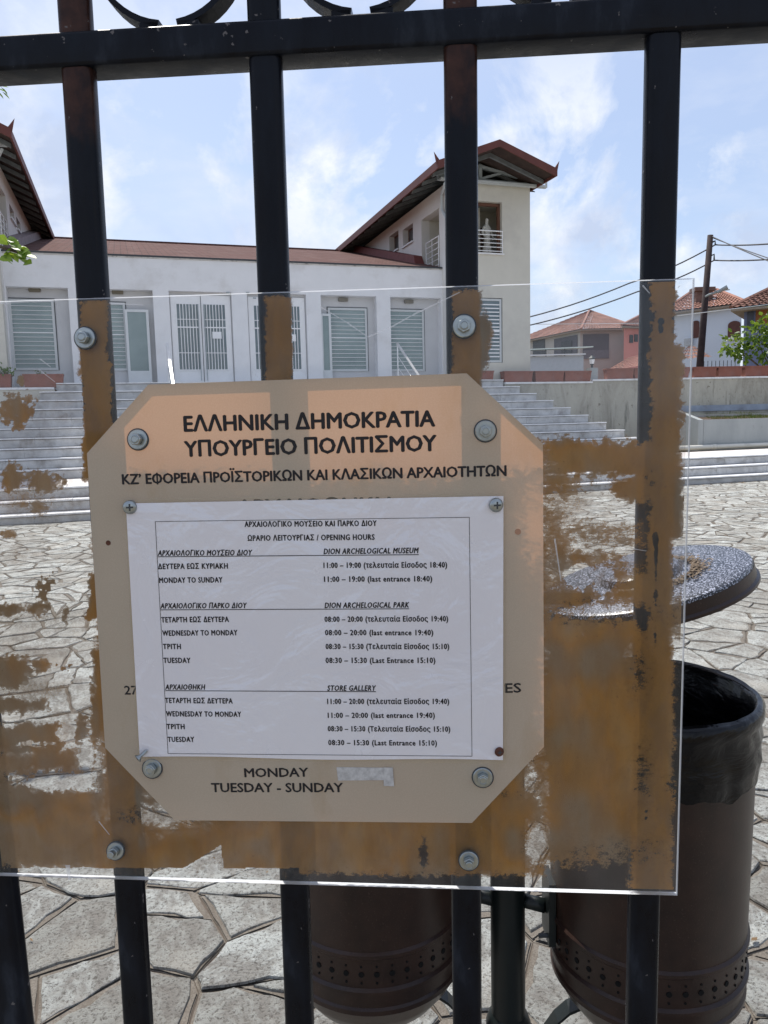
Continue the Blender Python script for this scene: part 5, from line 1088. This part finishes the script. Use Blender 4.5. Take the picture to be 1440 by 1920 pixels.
def panscrew(px, py, r_, mat, dome=.003):
    x, z = gp(px, py, PY_-.001); e = MB().lathe([(r_, 0), (r_*.98, dome*.45), (r_*.8, dome*.8), (r_*.45, dome), (0, dome*1.02)], 28).build('screw', mat, notice, smooth=True); e.location = (x, PY_-.0003, z); e.rotation_euler = (pi/2, 0, .3)
    q = MB(); s_ = r_*.12; L = r_*.5; q.box(-L, L, -s_, s_, dome*.8, dome*1.06); q.box(-s_, s_, -L, -s_-.00002, dome*.8, dome*1.05); q.box(-s_, s_, s_+.00002, L, dome*.8, dome*1.05); q.build('cross_slot', dark_frame, e); return e
panscrew(243, 951, .0056, steel); panscrew(930, 947, .0056, steel); panscrew(936, 1410, .0038, rustm, .002)
x, z = gp(268, 1413, PY_); e = MB().lathe([(0, 0), (.0014, .0), (.0014, .006), (.0034, .0085), (.0034, .0092), (0, .0092)], 20).build('screw', steel, notice, smooth=True, autosm=40); e.location = (x+.0035, PY_-.001, z+.003); e.rotation_euler = Vector((-.62, -.62, -.50)).to_track_quat('Z', 'Y').to_euler()
MB().box(-.0012, .0012, -.0012, .0012, .0088, .0094).build('cross_slot', dark_frame, e)
# size the text
bpy.context.view_layer.update()
hob = bpy.data.curves.new('h', 'FONT'); hob.body = 'H'; ho = bpy.data.objects.new('h', hob); COL.objects.link(ho); bpy.context.view_layer.update(); capH = ho.dimensions.y
bpy.data.objects.remove(ho); bpy.data.curves.remove(hob)
dg = bpy.context.evaluated_depsgraph_get()
MESH0 = [bpy.data.meshes.new_from_object(o.evaluated_get(dg)) for o, *_ in texts]
BBS = [[Vector(c_) for c_ in o.bound_box] for o, *_ in texts]
for ti_, (o, a_, b2, cap, off) in enumerate(texts):
    bb = BBS[ti_]; x0 = min(c_.x for c_ in bb); x1 = max(c_.x for c_ in bb); a2, b3 = Vector(a_), Vector(b2); L = (b3-a2).length; sx_ = L/(x1-x0); sy_ = cap*GD*1.03/FPX/capH
    ang_ = math.atan2(b3.y-a2.y, b3.x-a2.x); me0 = MESH0[ti_]; bw = o['bold']; V = [v.co.copy() for v in me0.vertices]; Fc = [tuple(p.vertices) for p in me0.polygons]
    mb = MB()
    for k, (ox, oy) in enumerate(((0, 0), (-1, 0), (1, 0), (0, 1), (0, -1))[:(5 if bw > 0 else 3)]):
        mb.add([((v.x-x0)*sx_+ox*abs(bw)*sy_, -k*.00001, v.y*sy_+oy*abs(bw)*sy_*.7) for v in V], Fc)
    if o['phi'] >= 0:      # stroke through the O makes the phi
        wd = []
        for q_ in (o.data.body[:o['phi']]+'.', o.data.body[:o['phi']+1]+'.', '.'):
            cc = o.data.copy(); cc.body = q_; oo = bpy.data.objects.new('w', cc); COL.objects.link(oo); bpy.context.view_layer.update(); b5 = [v[0] for v in oo.bound_box]; wd.append(max(b5)); bpy.data.objects.remove(oo)
        xm = ((wd[0]+wd[1])/2-wd[2]-x0+.012)*sx_; mb.box(xm-.055*sy_, xm+.055*sy_, -.00006, -.00001, -.1*capH*sy_, 1.1*capH*sy_)
    n_ = mb.build('lettering' if o['onboard'] else 'printed_text', ink, o.parent); n_.location = (a2.x, off, a2.y); n_.rotation_euler = (0, -ang_, 0)
    bpy.data.objects.remove(o); bpy.data.meshes.remove(me0)
print('CAPH', capH, 'stones', len(st_list), 'glue', len(fi), 'objs', len(bpy.data.objects))
